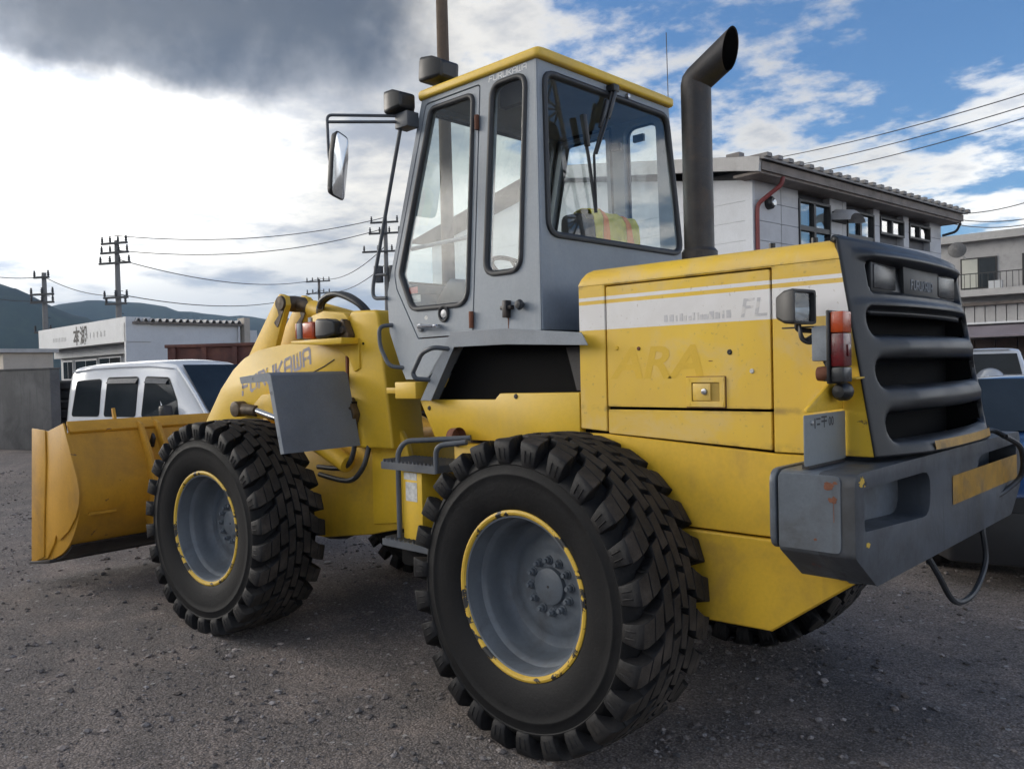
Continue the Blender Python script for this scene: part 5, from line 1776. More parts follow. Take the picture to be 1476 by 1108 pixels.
wire((-46.3, 8.5, 7.0), (-43.5, 10.25, 6.8), 0.1, 'wire entering at the left edge to the first concrete pole', 0.02)
wire((-43.5, 10.25, 5.6), (-46.3, 8.5, 5.9), 0.1, 'lower wire at the left edge to the first concrete pole', 0.02)


def far_pt(px_, py_, d):
    v = _f + _r * ((px_ - 738) / 1195) + _d * ((py_ - 554) / 1195)
    return CAM_C + v * d


W1 = [((1040, 240), 38, (1500, 128), 22, 'highest of the three wires above the office roof'), ((1060, 252), 38, (1500, 146), 22, 'middle of the three wires above the office roof'), ((1085, 262), 38, (1500, 163), 22, 'lowest of the three wires above the office roof'),
      ((1360, 308), 46, (1500, 285), 40, 'upper of the low wires right of the office roof'), ((1360, 313), 46, (1500, 312), 40, 'middle of the low wires right of the office roof'), ((1370, 322), 46, (1500, 320), 40, 'bottom wire right of the office roof over the flats')]
for p0, d0, p1, d1, lab in W1:
    wire(far_pt(*p0, d0), far_pt(*p1, d1), 0.25, lab, 0.016 if d1 < 30 else 0.024)

# ------------------------------------------------------------------ buildings
paint('siding_white', (0.60, 0.62, 0.65), 0.6, var=0.05, scale=0.8, dirt=(0.42, 0.42, 0.42), dirt_amt=0.4, dirt_scale=1.2, streak=0.35, bump=0.0)
paint('siding_side', (0.52, 0.52, 0.53), 0.65, var=0.05, scale=0.8, dirt=(0.34, 0.33, 0.32), dirt_amt=0.45, dirt_scale=1.2, streak=0.4, bump=0.0)
paint('joint_grey', (0.14, 0.14, 0.145), 0.8, bump=0)
paint('fascia', (0.42, 0.41, 0.40), 0.6, var=0.06, dirt=(0.25, 0.24, 0.22), dirt_amt=0.4, streak=0.5, bump=0)
paint('eave_brown', (0.20, 0.17, 0.15), 0.7, var=0.15, dirt=(0.07, 0.06, 0.05), dirt_amt=0.5, bump=0)
paint('roof_metal', (0.16, 0.15, 0.145), 0.5, var=0.15, dirt=(0.10, 0.08, 0.07), dirt_amt=0.5, bump=0)
paint('alu_dark', (0.025, 0.024, 0.024), 0.45, var=0.1, bump=0)
paint('pipe_red', (0.22, 0.045, 0.04), 0.5, var=0.15, bump=0)
paint('blind', (0.50, 0.50, 0.44), 0.7, var=0.05, bump=0)
paint('alu_white', (0.62, 0.63, 0.64), 0.4, var=0.05, bump=0)
paint('beige_wall', (0.46, 0.41, 0.35), 0.75, var=0.06, scale=0.6, bump=0, dirt=(0.33, 0.29, 0.25), dirt_amt=0.4)
paint('flat_wall', (0.40, 0.39, 0.385), 0.75, var=0.06, scale=0.5, bump=0, dirt=(0.24, 0.235, 0.23), dirt_amt=0.5, streak=0.5)
paint('awning', (0.19, 0.165, 0.19), 0.7, var=0.1, scale=0.6, bump=0)
paint('brown_tile', (0.075, 0.052, 0.045), 0.6, var=0.2, scale=2, bump=0)
paint('shop_white', (0.60, 0.61, 0.62), 0.6, var=0.04, scale=0.5, bump=0, dirt=(0.48, 0.48, 0.48), dirt_amt=0.4, streak=0.3)
paint('sign_ink', (0.035, 0.033, 0.032), 0.7, bump=0)
paint('sign_ink_pale', (0.32, 0.31, 0.32), 0.7, bump=0)
paint('concrete', (0.15, 0.145, 0.14), 0.85, var=0.22, scale=0.9, dirt=(0.07, 0.068, 0.066), dirt_amt=0.6, dirt_scale=1.4, streak=0.7, bump=0.15, bump_scale=14)
glass_mat('pane_glass', (0.55, 0.60, 0.62), 3.2)
paint('room_dark', (0.05, 0.05, 0.05), 0.9, bump=0)

# office with white siding, behind the exhaust
off = empty('office_building', (-6.87, 14.1, 0), math.atan2(-0.0815, 0.9967), 'white two storey office with ribbed roof and dark window frames behind the loader', 'building')
# local: x = towards the yard (out of the long wall), y = along the long wall away from the camera
LEN, DEP = 10.6, 12.5
HW = 5.83
WIN = [(2.02, 3.58, 3.9, 5.64, 2, True), (4.47, 6.02, 3.9, 5.65, 2, True), (6.40, 7.92, 5.18, 5.66, 2, False), (8.28, 9.76, 5.22, 5.66, 2, False)]
MB().box(-DEP, -0.20, 0.20, LEN - 0.02, 0, HW + 0.3).build('wall_core', 'joint_grey', off)
rowh = 0.455
zs_ = []
z = HW
while z > 0:
    zs_.append((max(0, z - rowh), z))
    z -= rowh
for (z0, z1) in zs_:
    if z1 < 3.2:                      # hidden behind the loader: plain lower wall
        continue
    cuts = [(0.0, LEN)]
    for (a, bq, w0, w1, k, tr) in WIN:
        if z1 > w0 + 0.01 and z0 < w1 - 0.01:
            nc = []
            for (c0, c1) in cuts:
                if bq <= c0 or a >= c1:
                    nc.append((c0, c1))
                else:
                    if a > c0:
                        nc.append((c0, a))
                    if bq < c1:
                        nc.append((bq, c1))
            cuts = nc
    for (c0, c1) in cuts:
        for (e0, e1) in [(c0, min(c1, 1.22)), (max(c0, 1.235), min(c1, 4.25)), (max(c0, 4.265), c1)]:
            if e1 - e0 > 0.03:
                MB().box(-0.196, 0.0, e0 + 0.004, e1 - 0.004, z0 + 0.012, z1).build('siding_board', 'siding_side', off)
    MB().box(-DEP, -0.20, -0.0, 0.196, z0 + 0.006, z1).build('siding_board', 'siding_white', off)
MB().box(-0.19, -0.01, 0.01, LEN - .03, 0, zs_[-8][0] if False else 3.1).build('lower_wall', 'siding_side', off)
MB().box(-DEP, -0.2, 0.01, 0.19, 0, 3.1).build('lower_wall', 'siding_white', off)
MB().box(-0.199, 0.003, -0.003, 0.10, 2.9, HW).build('corner_trim', 'siding_white', off)
gb = MB().prism([(-DEP, HW), (-0.2, HW), (-0.2, HW + 0.02), (-6.4, HW + 1.1), (-DEP, HW + .02)], 0.0, 0.2)
gb.build('gable', 'siding_white', off)
for (a, bq, w0, w1, k, tr) in WIN:
    fo_ = MB()
    fw = 0.055
    fo_.box(-0.14, 0.035, a, a + fw, w0, w1)
    fo_.box(-0.14, 0.035, bq - fw, bq, w0, w1)
    fo_.box(-0.138, 0.033, a + fw, bq - fw, w1 - fw, w1)
    fo_.box(-0.138, 0.033, a + fw, bq - fw, w0, w0 + fw)
    mid = (a + bq) / 2
    fo_.box(-0.136, 0.02, mid - 0.05, mid + 0.05, w0 + fw, w1 - fw)
    tz = w0 + (w1 - w0) * 0.60
    if tr:
        fo_.box(-0.134, 0.024, a + fw, bq - fw, tz - 0.06, tz + 0.06)
    wo = fo_.build('window', 'alu_dark', off)
    for (p0, p1) in ((a + fw, mid - .05), (mid + .05, bq - fw)):
        for (q0, q1) in (((w0 + fw, tz - .06), (tz + .06, w1 - fw)) if tr else ((w0 + fw, w1 - fw),)):
            MB().add([(-0.05, p0, q0), (-0.05, p1, q0), (-0.05, p1, q1), (-0.05, p0, q1)], [(0, 1, 2, 3)]).build('pane', 'pane_glass', wo)
            MB().add([(-0.16, p0, q0), (-0.16, p1, q0), (-0.16, p1, q1), (-0.16, p0, q1)], [(0, 1, 2, 3)]).build('blind', 'blind', wo)
# eave, roof with ribs
MB().box(-0.2, 0.50, -0.45, LEN + 0.28, HW + 0.002, HW + 0.06).build('soffit', 'eave_brown', off)
MB().box(0.50, 0.56, -0.47, LEN + 0.30, HW + 0.06, HW + 0.26).build('eave_fascia', 'eave_brown', off)
slope = 0.165
rfm = MB()
rfm.add([(0.66, -0.55, HW + 0.27), (0.66, LEN + 0.38, HW + 0.27), (-6.4, LEN + 0.38, HW + 0.27 + 7.06 * slope), (-6.4, -0.55, HW + 0.27 + 7.06 * slope),
         (0.66, -0.55, HW + 0.33), (0.66, LEN + 0.38, HW + 0.33), (-6.4, LEN + 0.38, HW + 0.33 + 7.06 * slope), (-6.4, -0.55, HW + 0.33 + 7.06 * slope)],
        [(0, 3, 2, 1), (4, 5, 6, 7), (0, 1, 5, 4), (1, 2, 6, 5), (2, 3, 7, 6), (3, 0, 4, 7)])
rfm.add([(-6.4, -0.55, HW + 0.33 + 7.06 * slope), (-6.4, LEN + 0.38, HW + 0.33 + 7.06 * slope), (-13.2, LEN + 0.38, HW + 0.2), (-13.2, -0.55, HW + 0.2)], [(0, 1, 2, 3)])
ro = rfm.build('roof', 'roof_metal', off)
yb = -0.5
while yb < LEN + 0.35:
    MB().prism([(yb, HW + 0.33), (yb + .03, HW + .42), (yb + .20, HW + .42), (yb + .23, HW + .33)], 0.0, 0.70, 'x').build('roof_rib', 'roof_metal', ro)
    yb += 0.455
MB().prism([(-0.3, HW + 0.18), (0.52, HW + 0.02), (0.55, HW + 0.34), (-6.4, HW + 0.32 + 7.0 * slope), (-6.4, HW - 0.02 + 7.0 * slope)], -0.56, -0.46).build('barge_board', 'fascia', off)
MB().box(-6.9, -6.0, -0.5, -0.2, HW + 1.45, HW + 1.6).build('ridge_cap', 'roof_metal', ro)
MB().box(-0.35, 0.0, -0.50, -0.30, HW + 0.44, HW + 0.56).build('ridge_cap', 'roof_metal', ro)
MB().tube(bend([(0.52, 0.45, HW + 0.02), (0.50, 0.42, HW - 0.15), (0.06, 0.12, HW - 0.55), (0.06, 0.10, HW - 0.8), (0.06, 0.10, 0.2)], 0.12), 0.05, 10).build('drain_pipe', 'pipe_red', off)
MB().tube(bend([(0.5, LEN + 0.22, HW), (0.4, LEN + 0.15, HW - 0.25), (0.06, LEN - 0.05, HW - 0.35)], 0.1), 0.04, 8).build('drain_pipe', 'alu_dark', off)
MB().lathe([(0.0, 0.16), (0.10, 0.15), (0.15, 0.10), (0.16, 0.0)], 20, 'x', (0.0, 0.66, 5.37)).build('extractor_vent', 'black_plastic', off)
MB().lathe([(0.0, 0.175), (0.07, 0.17), (0.11, 0.13)], 20, 'x', (0.0, 0.68, 5.36)).build('vent_louvre', 'reflector', off)
hd = []
for k in range(11):
    a = math.pi * k / 10
    hd.append([(0.0, 4.05 + 0.46 * math.cos(a), 5.28 + 0.32 * math.sin(a)), (0.42, 4.05 + 0.46 * math.cos(a), 5.22 + 0.30 * math.sin(a)), (0.52, 4.05 + 0.40 * math.cos(a), 5.22 + 0.2 * math.sin(a))])
MB().grid(hd).build('vent_hood', 'fascia', off, smooth=60)
MB().box(0.002, 0.05, 3.68, 4.4, 5.24, 5.5).build('vent_grille', 'room_dark', off)
MB().tube([(-2.0, -0.55, HW + 0.55), (-2.02, -0.62, HW + 0.3), (-1.9, -0.66, HW + 0.1)], 0.03, 6).build('cable_hook', 'alu_dark', off)

# flats with balconies at the far right
fb = empty('apartment_building', (-12.6, 45.6, 0), R(0), 'grey three storey flats with balconies and a purple awning at the far right', 'building')
MB().box(0, 22, 0.0, 8, 0, 7.85).build('wall', 'flat_wall', fb)
MB().box(-0.3, 22.3, -0.5, 8.2, 7.85, 8.25).build('roof_slab', 'fascia', fb)
for k, xx in enumerate((1.35, 4.25, 8.3, 11.3)):
    wo = MB().box(xx, xx + 1.75, -0.06, 0.0, 5.35, 7.0)
    wo = wo.build('window', 'alu_dark', fb)
    for q in range(2):
        MB().box(xx + 0.08 + q * 0.84, xx + 0.83 + q * 0.84, -0.075, -0.055, 5.42, 6.93).build('pane', 'window_dark' if (k + q) % 3 == 1 else 'blind', wo)
for (x0, x1) in ((0.6, 6.5), (7.6, 13.6)):
    bo_ = MB().box(x0, x1, -1.0, 0.0, 4.9, 5.25).build('balcony', 'fascia', fb)
    for k in range(int((x1 - x0) / 0.28)):
        MB().box(x0 + 0.05 + k * 0.28, x0 + 0.075 + k * 0.28, -0.99, -0.965, 5.25, 6.05).build('baluster', 'alu_dark', bo_)
    MB().box(x0, x1, -1.0, -0.955, 6.05, 6.10).build('rail', 'alu_dark', bo_)
MB().box(2.9, 3.5, -0.9, -0.6, 5.26, 5.65).build('air_conditioner', 'alu_white', fb)
MB().box(0.2, 22, -0.35, -0.02, 4.45, 4.6).build('floor_band', 'eave_brown', fb)
for k in range(40):
    MB().box(0.05 + k * 0.5, 0.5 + k * 0.5, -0.10, -0.003, 3.55, 4.44).build('wall_panel', 'flat_wall', fb)
MB().add([(-0.6, -2.6, 2.78), (22, -2.6, 2.78), (22, -0.1, 3.4), (-0.6, -0.1, 3.4), (-0.6, -2.6, 2.70), (22, -2.6, 2.70), (22, -0.1, 3.32), (-0.6, -0.1, 3.32)],
         [(0, 1, 2, 3), (4, 7, 6, 5), (0, 4, 5, 1), (1, 5, 6, 2), (2, 6, 7, 3), (3, 7, 4, 0)]).build('awning', 'awning', fb)
MB().box(-0.3, 22, -0.4, -0.101, 3.45, 3.55).build('floor_band', 'alu_white', fb)
for k in range(22):
    for j in range(3):
        MB().box(0.05 + k * 1.0, 1.0 + k * 1.0, -0.16, -0.003, 0.0 + j * 0.9, 0.86 + j * 0.9).build('shop_panel', 'brown_tile', fb)
ds = MB().lathe([(0.0, 0.09), (0.2, 0.06), (0.42, -0.04), (0.44, -0.03), (0.2, 0.075)], 24, 'x', (0, 0, 0))
dso = ds.build('satellite_dish', 'concrete', fb)
dso.location = (1.6, -1.5, 7.35)
dso.rotation_euler = (0, R(-15), R(-75))
MB().cyl((1.6, -0.1, 7.0), (1.6, -1.45, 7.35), 0.03, 8).build('dish_arm', 'alu_white', fb)

# white shop with the sign board, far left
shp = empty('shop_building', (-30.55, 9.2, 0), R(0), 'small white shop with a slanted sign board and corrugated canopy at the left', 'building')
# front runs from the corner to the left and away, side wall runs right
dv = Vector((-41.80 + 30.55, 9.47 - 9.2, 0))
ang = math.atan2(dv.y, dv.x)
shp.rotation_euler = (0, 0, ang)          # local +x = along the front, away from the corner; local -y = side wall direction
FL_ = dv.length
MB().box(0.15, FL_, -5.5, -0.9, 0, 3.55).build('wall', 'shop_white', shp)
MB().box(0.0, 0.15, -4.6, 0.05, 0, 3.75).build('side_wall', 'shop_white', shp)
sgn = MB().add([(-0.05, 0.05, 3.02), (FL_, 0.05, 3.02), (FL_, 0.05, 3.98), (-0.05, 0.05, 3.98), (-0.05, -0.9, 3.02), (FL_, -0.9, 3.02), (FL_, -0.9, 3.98), (-0.05, -0.9, 3.98)],
               [(0, 1, 2, 3), (7, 6, 5, 4), (0, 4, 5, 1), (1, 5, 6, 2), (2, 6, 7, 3), (3, 7, 4, 0)])
sgo = sgn.build('sign_board', 'shop_white', shp)
font_text('sign_lettering', '本湖', lambda u, v, h: (6.15 - u, 0.058, 3.17 + v * 1.15), 0.72, 'sign_ink', sgo, bold=0.02, sx=1.25)
mk = MB()
rnd = random.Random(2)
for (u0, n, hh, w) in ((7.1, 9, 0.17, 0.22), (3.1, 6, 0.22, 0.32)):
    for k in range(n):
        a = u0 + k * w if u0 > 5 else 4.25 - k * 0.42
        for q in range(4):
            mk.box(a + rnd.uniform(0, w * .5), a + rnd.uniform(w * .5, w * .8), 0.052, 0.056, 3.34 + hh * q / 4, 3.34 + hh * q / 4 + hh * .11)
        mk.box(a + w * .3, a + w * .38, 0.052, 0.056, 3.32, 3.34 + hh)
mk.build('sign_lettering', 'sign_ink_pale', sgo, smooth=0)
for (a, bq, z0, z1) in ((3.0, 5.6, 0.9, 2.55), (5.9, 8.8, 0.5, 2.5), (9.2, 10.6, 0.7, 2.5)):
    wo = MB().box(a, bq, -0.90, -0.80, z0, z1).build('window', 'alu_white', shp)
    for q in range(2):
        for j in range(2):
            w_, h_ = (bq - a - 0.2) / 2, (z1 - z0 - 0.2) / 2
            MB().box(a + 0.06 + q * (w_ + .08), a + 0.06 + q * (w_ + .08) + w_, -0.80, -0.79, z0 + 0.06 + j * (h_ + .08), z0 + .06 + j * (h_ + .08) + h_).build('pane', 'window_dark', wo)
MB().box(0.6, 2.4, -0.90, -0.82, 0.0, 2.62).build('shutter', 'beige_wall', shp)
MB().box(0.15, FL_, -0.90, -0.6, 2.62, 3.0).build('lintel', 'shop_white', shp)
# corrugated roof edge along the side wall
cp = MB()
for k in range(16):
    y0 = -0.25 - k * 0.275
    cp.prism([(y0, 3.80), (y0 - .07, 3.93), (y0 - .15, 3.93), (y0 - .22, 3.80), (y0 - .20, 3.79), (y0 - .14, 3.90), (y0 - .08, 3.90), (y0 - .02, 3.79)], -0.28, 3.0, 'x')
cp.build('corrugated_roof', 'fascia', shp)
MB().box(-0.22, 3.0, -4.72, -0.2, 3.72, 3.785).build('roof_beam', 'eave_brown', shp)
MB().box(-0.3, 0.3, -4.95, -4.70, 2.6, 4.05).build('end_fin', 'beige_wall', shp)
MB().cyl((-0.1, -4.55, 0), (-0.1, -4.55, 3.7), 0.05, 8).build('drain_pipe', 'alu_white', shp)

bg = MB().box(-45, -32.0, 5.0, 12, 0, 2.68)
bgo = empty('low_building', (-38, 6, 0), 0, 'low flat beige building at the left edge behind the concrete wall', 'building')
MB().box(-6, 5.4, -0.5, 1.2, 0, 2.66).build('wall', 'beige_wall', bgo)
MB().box(-6.2, 5.6, -0.7, 1.35, 2.66, 2.8).build('roof_slab', 'fascia', bgo)

# ------------------------------------------------------------------ vehicles
paint('car_white', (0.66, 0.68, 0.71), 0.18, var=0.02, scale=1, fine=0.02, bump=0, coat=0.6, dirt=(0.5, 0.5, 0.5), dirt_amt=0.15)
paint('car_silver', (0.52, 0.54, 0.57), 0.25, metal=0.3, var=0.03, scale=1, fine=0.02, bump=0, coat=0.5)
paint('car_blue', (0.012, 0.036, 0.105), 0.16, metal=0.25, var=0.05, scale=1, fine=0.02, bump=0, coat=0.7)
paint('car_rubber', (0.02, 0.02, 0.021), 0.7, bump=0)
paint('car_trim', (0.018, 0.018, 0.02), 0.4, bump=0)
paint('tail_red', (0.36, 0.012, 0.015), 0.2, bump=0, coat=0.4)
paint('car_seat', (0.10, 0.10, 0.11), 0.8, bump=0)
glass_mat('van_glass', (0.16, 0.19, 0.20), 2.6)


class Car:
    def __init__(self, sections, name, label, loc, heading, mat, wheels, wr):
        """sections: (x, z_bottom, z_belt, z_top, half width belt, half width top), rear to front; local x is forward"""
        self.S = sections
        self.e = empty(name, (*loc, 0), heading, label, 'van' if 'van' in name else 'car')
        mb = MB()
        rows = []
        for (x, zb, zl, zt, hb, ht) in sections:
            ring = []
            for (y, z) in ((0, zb), (hb * .80, zb), (hb * .95, zb + .06), (hb, zb + (zl - zb) * .45), (hb * 1.0, zl - 0.06), (hb * .985, zl), (ht + (hb * .985 - ht) * .5, zl + (zt - zl) * .5),
                           (ht, zt - min(.10, (zt - zl) * .5)), (ht * .93, zt - min(.04, (zt - zl) * .25)), (ht * .75, zt - min(.012, (zt - zl) * .1)), (ht * .4, zt + .006), (0, zt + .012)):
                ring.append((x, y, z))
            full = ring + [(x, -y, z) for (x, y, z) in ring[-2:0:-1]]
            rows.append(full + full[:1])
        mb.grid(rows)
        mb.add(rows[0][:-1], [tuple(range(len(rows[0]) - 1))])
        mb.add(rows[-1][:-1], [tuple(range(len(rows[-1]) - 1))])
        self.body = mb.build('body', mat, self.e, smooth=38)
        for wx in wheels:
            for s in (-1, 1):
                hb = self.at(wx)[3]
                w = MB().lathe([(wr * .62, -0.09), (wr * .9, -0.095), (wr, -0.07), (wr, 0.07), (wr * .9, 0.095), (wr * .62, 0.09)], 28, 'y').build('wheel', 'car_rubber', self.e)
                w.location = (wx, s * (hb - 0.085), wr)
                MB().lathe([(0.0, s * 0.06), (wr * .3, s * 0.07), (wr * .6, s * 0.05), (wr * .64, s * 0.088)], 24, 'y').build('rim', 'reflector', w)
                arch = MB().lathe([(0, s * 0.0), (wr * 1.17, s * 0.0), (wr * 1.17, s * -0.1)], 24, 'y', (wx, s * (hb + 0.003), wr * 1.03))
                arch.build('wheel_arch', 'car_trim', self.e)

    def at(self, x):
        S = self.S
        for a, b in zip(S, S[1:]):
            if a[0] <= x <= b[0]:
                t = (x - a[0]) / max(1e-6, b[0] - a[0])
                return [a[i] + (b[i] - a[i]) * t for i in range(1, 6)]
        return list(S[0][1:]) if x < S[0][0] else list(S[-1][1:])

    def pt(self, x, t, s, off=0.004):
        zb, zl, zt, hb, ht = self.at(x)
        z = zl + (zt - zl) * t
        if t < 0.5:
            y = hb * .985 + (ht - hb * .985) * .5 * (t / .5)
        else:
            y = ht + (hb * .985 - ht) * .5 + (ht - (ht + (hb * .985 - ht) * .5)) * ((t - .5) / .45)
        return (x, s * (y + off), z)

    def side_window(self, pts, mat='van_glass', r=0.05, trim=True):
        for s in (-1, 1):
            P = rpoly(pts, r, 4)
            q = inset(P, -0.018)
            if trim:
                MB().add([self.pt(x, t, s, 0.003) for x, t in P], [tuple(range(len(P)))])
                MB().add([self.pt(x, t, s, 0.0035) for x, t in inset(P, -0.012)], [tuple(range(len(P)))]).build('window_rubber', 'car_trim', self.e, smooth=0)
            MB().add([self.pt(x, t, s, 0.007) for x, t in P], [tuple(range(len(P)))]).build('side_window', 'window_dark', self.e, smooth=0)


va = R(41.0)


def fan_quad(name, pts, mat, parent, off, nrm):
    nrm = Vector(nrm).normalized() * off
    return MB().add([Vector(p) + nrm for p in pts], [tuple(range(len(pts)))]).build(name, mat, parent, smooth=0)


# white one-box van behind the bucket
van_a = R(17.0)
vS = [(0.0, 0.35, 0.99, 1.66, 0.68, 0.58), (0.03, 0.30, 0.99, 1.74, 0.71, 0.60), (0.12, 0.25, 0.99, 1.80, 0.735, 0.61), (0.5, 0.24, 0.99, 1.835, 0.74, 0.61), (1.3, 0.24, 0.99, 1.855, 0.74, 0.615), (2.0, 0.24, 0.98, 1.85, 0.74, 0.61),
      (2.28, 0.24, 0.97, 1.82, 0.735, 0.595), (2.40, 0.24, 0.965, 1.755, 0.735, 0.59), (2.78, 0.24, 0.95, 1.27, 0.73, 0.62), (3.02, 0.24, 0.92, 1.02, 0.725, 0.66), (3.20, 0.25, 0.86, 0.95, 0.71, 0.66), (3.34, 0.28, 0.74, 0.82, 0.68, 0.62), (3.38, 0.32, 0.66, 0.70, 0.62, 0.56)]
VAN_LOC = (-11.588, 0.8595)
van = Car(vS, 'white_van', 'white boxy van parked behind the bucket with dark side windows', (VAN_LOC[0] - 0.74 * math.sin(van_a), VAN_LOC[1] + 0.74 * math.cos(van_a)), van_a, 'car_white', (0.55, 2.75), 0.27)
van.side_window([(0.17, 0.05), (0.22, 0.70), (0.78, 0.70), (0.80, 0.05)])
van.side_window([(0.92, 0.05), (0.93, 0.72), (1.60, 0.72), (1.60, 0.05)])
van.side_window([(1.74, 0.05), (1.76, 0.72), (2.22, 0.72), (2.42, 0.40), (2.50, 0.05)])
for s in (-1, 1):
    for (x0, x1) in ((0.95, 1.60), (1.78, 2.22)):
        MB().add([van.pt(x0, .70, s, .008), van.pt(x1, .70, s, .008), van.pt(x1, .62, s, .05), van.pt(x0, .62, s, .05)], [(0, 1, 2, 3)]).build('rain_visor', 'clear_lens', van.e, smooth=0)
    MB().tube([van.pt(x, 0.90, s, 0.006) for x in (0.1, 0.6, 1.2, 1.8, 2.3)], 0.010, 6).build('drip_rail', 'car_white', van.e)
    MB().box(2.32, 2.44, s * 0.76, s * 0.92, 0.98, 1.20).build('door_mirror', 'car_trim', van.e, bevel=0.03)
    MB().box(1.50, 1.62, s * 0.741, s * 0.765, 0.86, 0.89).build('door_handle', 'car_trim', van.e, bevel=0.006)
    for xx in (0.86, 1.67):
        MB().box(xx, xx + 0.006, s * 0.7405, s * 0.743, 0.35, 0.96).build('door_gap', 'car_trim', van.e)
ws = [(2.37, -0.53, 1.75), (2.37, 0.53, 1.75), (2.98, 0.62, 1.06), (2.98, -0.62, 1.06)]
fan_quad('windscreen', ws, 'window_dark', van.e, 0.035, (0.75, 0, 0.66))
MB().tube([(2.36, -0.57, 1.73), (2.75, -0.635, 1.35), (3.0, -0.67, 1.06)], 0.028, 8).build('a_pillar', 'car_white', van.e)
MB().tube([(2.36, 0.57, 1.73), (2.75, 0.635, 1.35), (3.0, 0.67, 1.06)], 0.028, 8).build('a_pillar', 'car_white', van.e)
for s in (-1, 1):
    MB().box(3.25, 3.385, s * 0.42, s * 0.64, 0.60, 0.74).build('head_lamp', 'clear_lens', van.e, bevel=0.02)
    MB().box(-0.012, 0.03, s * 0.55, s * 0.67, 0.62, 0.95).build('tail_lamp', 'tail_red', van.e, bevel=0.01)

# silver white off-roader seen from behind
sS = [(0.0, 0.55, 1.10, 1.16, 0.86, 0.80), (0.14, 0.50, 1.12, 1.56, 0.885, 0.72), (0.24, 0.48, 1.12, 1.82, 0.90, 0.67), (0.34, 0.48, 1.12, 1.86, 0.90, 0.69), (1.2, 0.45, 1.12, 1.88, 0.90, 0.72), (2.2, 0.45, 1.12, 1.84, 0.90, 0.70), (2.9, 0.45, 1.10, 1.30, 0.90, 0.74), (3.2, 0.45, 1.06, 1.16, 0.89, 0.78), (4.2, 0.48, 1.0, 1.08, 0.86, 0.76), (4.4, 0.52, 0.8, 0.9, 0.80, 0.70)]
suv_h = math.atan2(1.121, -0.278)
suv = Car(sS, 'off_road_car', 'white off-roader seen from behind with a round spare wheel cover', (-3.70, 20.75), suv_h, 'car_white', (0.9, 3.5), 0.37)
suv.side_window([(0.45, .1), (0.5, .72), (1.2, .72), (1.2, .1)])
suv.side_window([(1.3, .1), (1.3, .72), (2.1, .72), (2.5, .1)])
MB().add([(-0.02, -0.72, 1.19), (-0.02, 0.72, 1.19), (0.185, 0.61, 1.73), (0.185, -0.61, 1.73)], [(0, 1, 2, 3)]).build('rear_window', 'window_dark', suv.e, smooth=0)
MB().lathe([(0.0, -0.24), (0.22, -0.235), (0.32, -0.20), (0.36, -0.12), (0.36, 0.0)], 32, 'x', (0, 0, 1.0)).build('spare_wheel_cover', 'car_silver', suv.e, smooth=60)
for s in (-1, 1):
    MB().box(-0.03, 0.06, s * 0.73, s * 0.86, 0.78, 1.14).build('tail_lamp', 'tail_red', suv.e, bevel=0.015)
MB().box(-0.16, 0.1, -0.88, 0.88, 0.48, 0.72).build('bumper', 'car_silver', suv.e, bevel=0.04)
MB().box(-0.02, 0.0, -0.70, -0.45, 0.98, 1.03).build('badge', 'car_silver', suv.e)
MB().box(-0.02, 0.0, 0.47, 0.62, 0.92, 0.96).build('badge', 'car_trim', suv.e)
MB().box(0.18, 0.30, -0.45, 0.45, 1.83, 1.86).build('rear_spoiler', 'car_white', suv.e, bevel=0.01)

# blue saloon facing the camera, behind the counterweight
bS = [(0.0, 0.45, 0.80, 0.86, 0.72, 0.60), (0.1, 0.30, 0.92, 0.99, 0.80, 0.66), (0.9, 0.24, 0.95, 1.05, 0.84, 0.68), (1.1, 0.24, 0.95, 1.12, 0.845, 0.66), (1.55, 0.22, 0.95, 1.40, 0.85, 0.58), (2.2, 0.22, 0.94, 1.435, 0.85, 0.575), (2.55, 0.22, 0.93, 1.40, 0.85, 0.585), (2.85, 0.22, 0.92, 1.22, 0.85, 0.66), (3.22, 0.22, 0.91, 0.99, 0.85, 0.74),
      (3.35, 0.22, 0.90, 0.96, 0.85, 0.75), (3.9, 0.22, 0.84, 0.90, 0.84, 0.74), (4.25, 0.24, 0.72, 0.80, 0.81, 0.70), (4.40, 0.28, 0.60, 0.66, 0.74, 0.62)]
b_h = math.atan2(-0.95, 0.30)
bl = Car(bS, 'blue_car', 'dark blue saloon parked facing the camera at the right edge', (-0.10, 7.05), b_h, 'car_blue', (0.85, 3.55), 0.31)
bl.side_window([(1.2, .1), (1.6, .75), (2.1, .75), (2.1, .1)], trim=False)
bl.side_window([(2.18, .1), (2.18, .75), (2.55, .75), (3.0, .15)], trim=False)
wsb = [(2.52, -0.55, 1.395), (2.52, 0.55, 1.395), (3.20, 0.72, 0.995), (3.20, -0.72, 0.995)]
fan_quad('windscreen', wsb, 'window_dark', bl.e, 0.028, (0.5, 0, 0.86))
for s in (-1, 1):
    MB().tube([(2.50, s * 0.57, 1.39), (2.86, s * 0.665, 1.21), (3.22, s * 0.755, 0.985)], 0.024, 8).build('a_pillar', 'car_blue', bl.e)
    MB().box(2.75, 2.92, s * 0.86, s * 1.02, 0.97, 1.09).build('door_mirror', 'car_blue', bl.e, bevel=0.03)
    MB().box(4.18, 4.36, s * 0.48, s * 0.76, 0.60, 0.72).build('head_lamp', 'clear_lens', bl.e, bevel=0.02)
MB().tube([(3.23, -0.5, 0.985), (3.14, -0.1, 1.045), (3.08, 0.35, 1.075)], 0.008, 6).build('wiper', 'car_trim', bl.e)
MB().box(4.36, 4.43, -0.42, 0.42, 0.56, 0.66).build('front_grille', 'car_trim', bl.e)
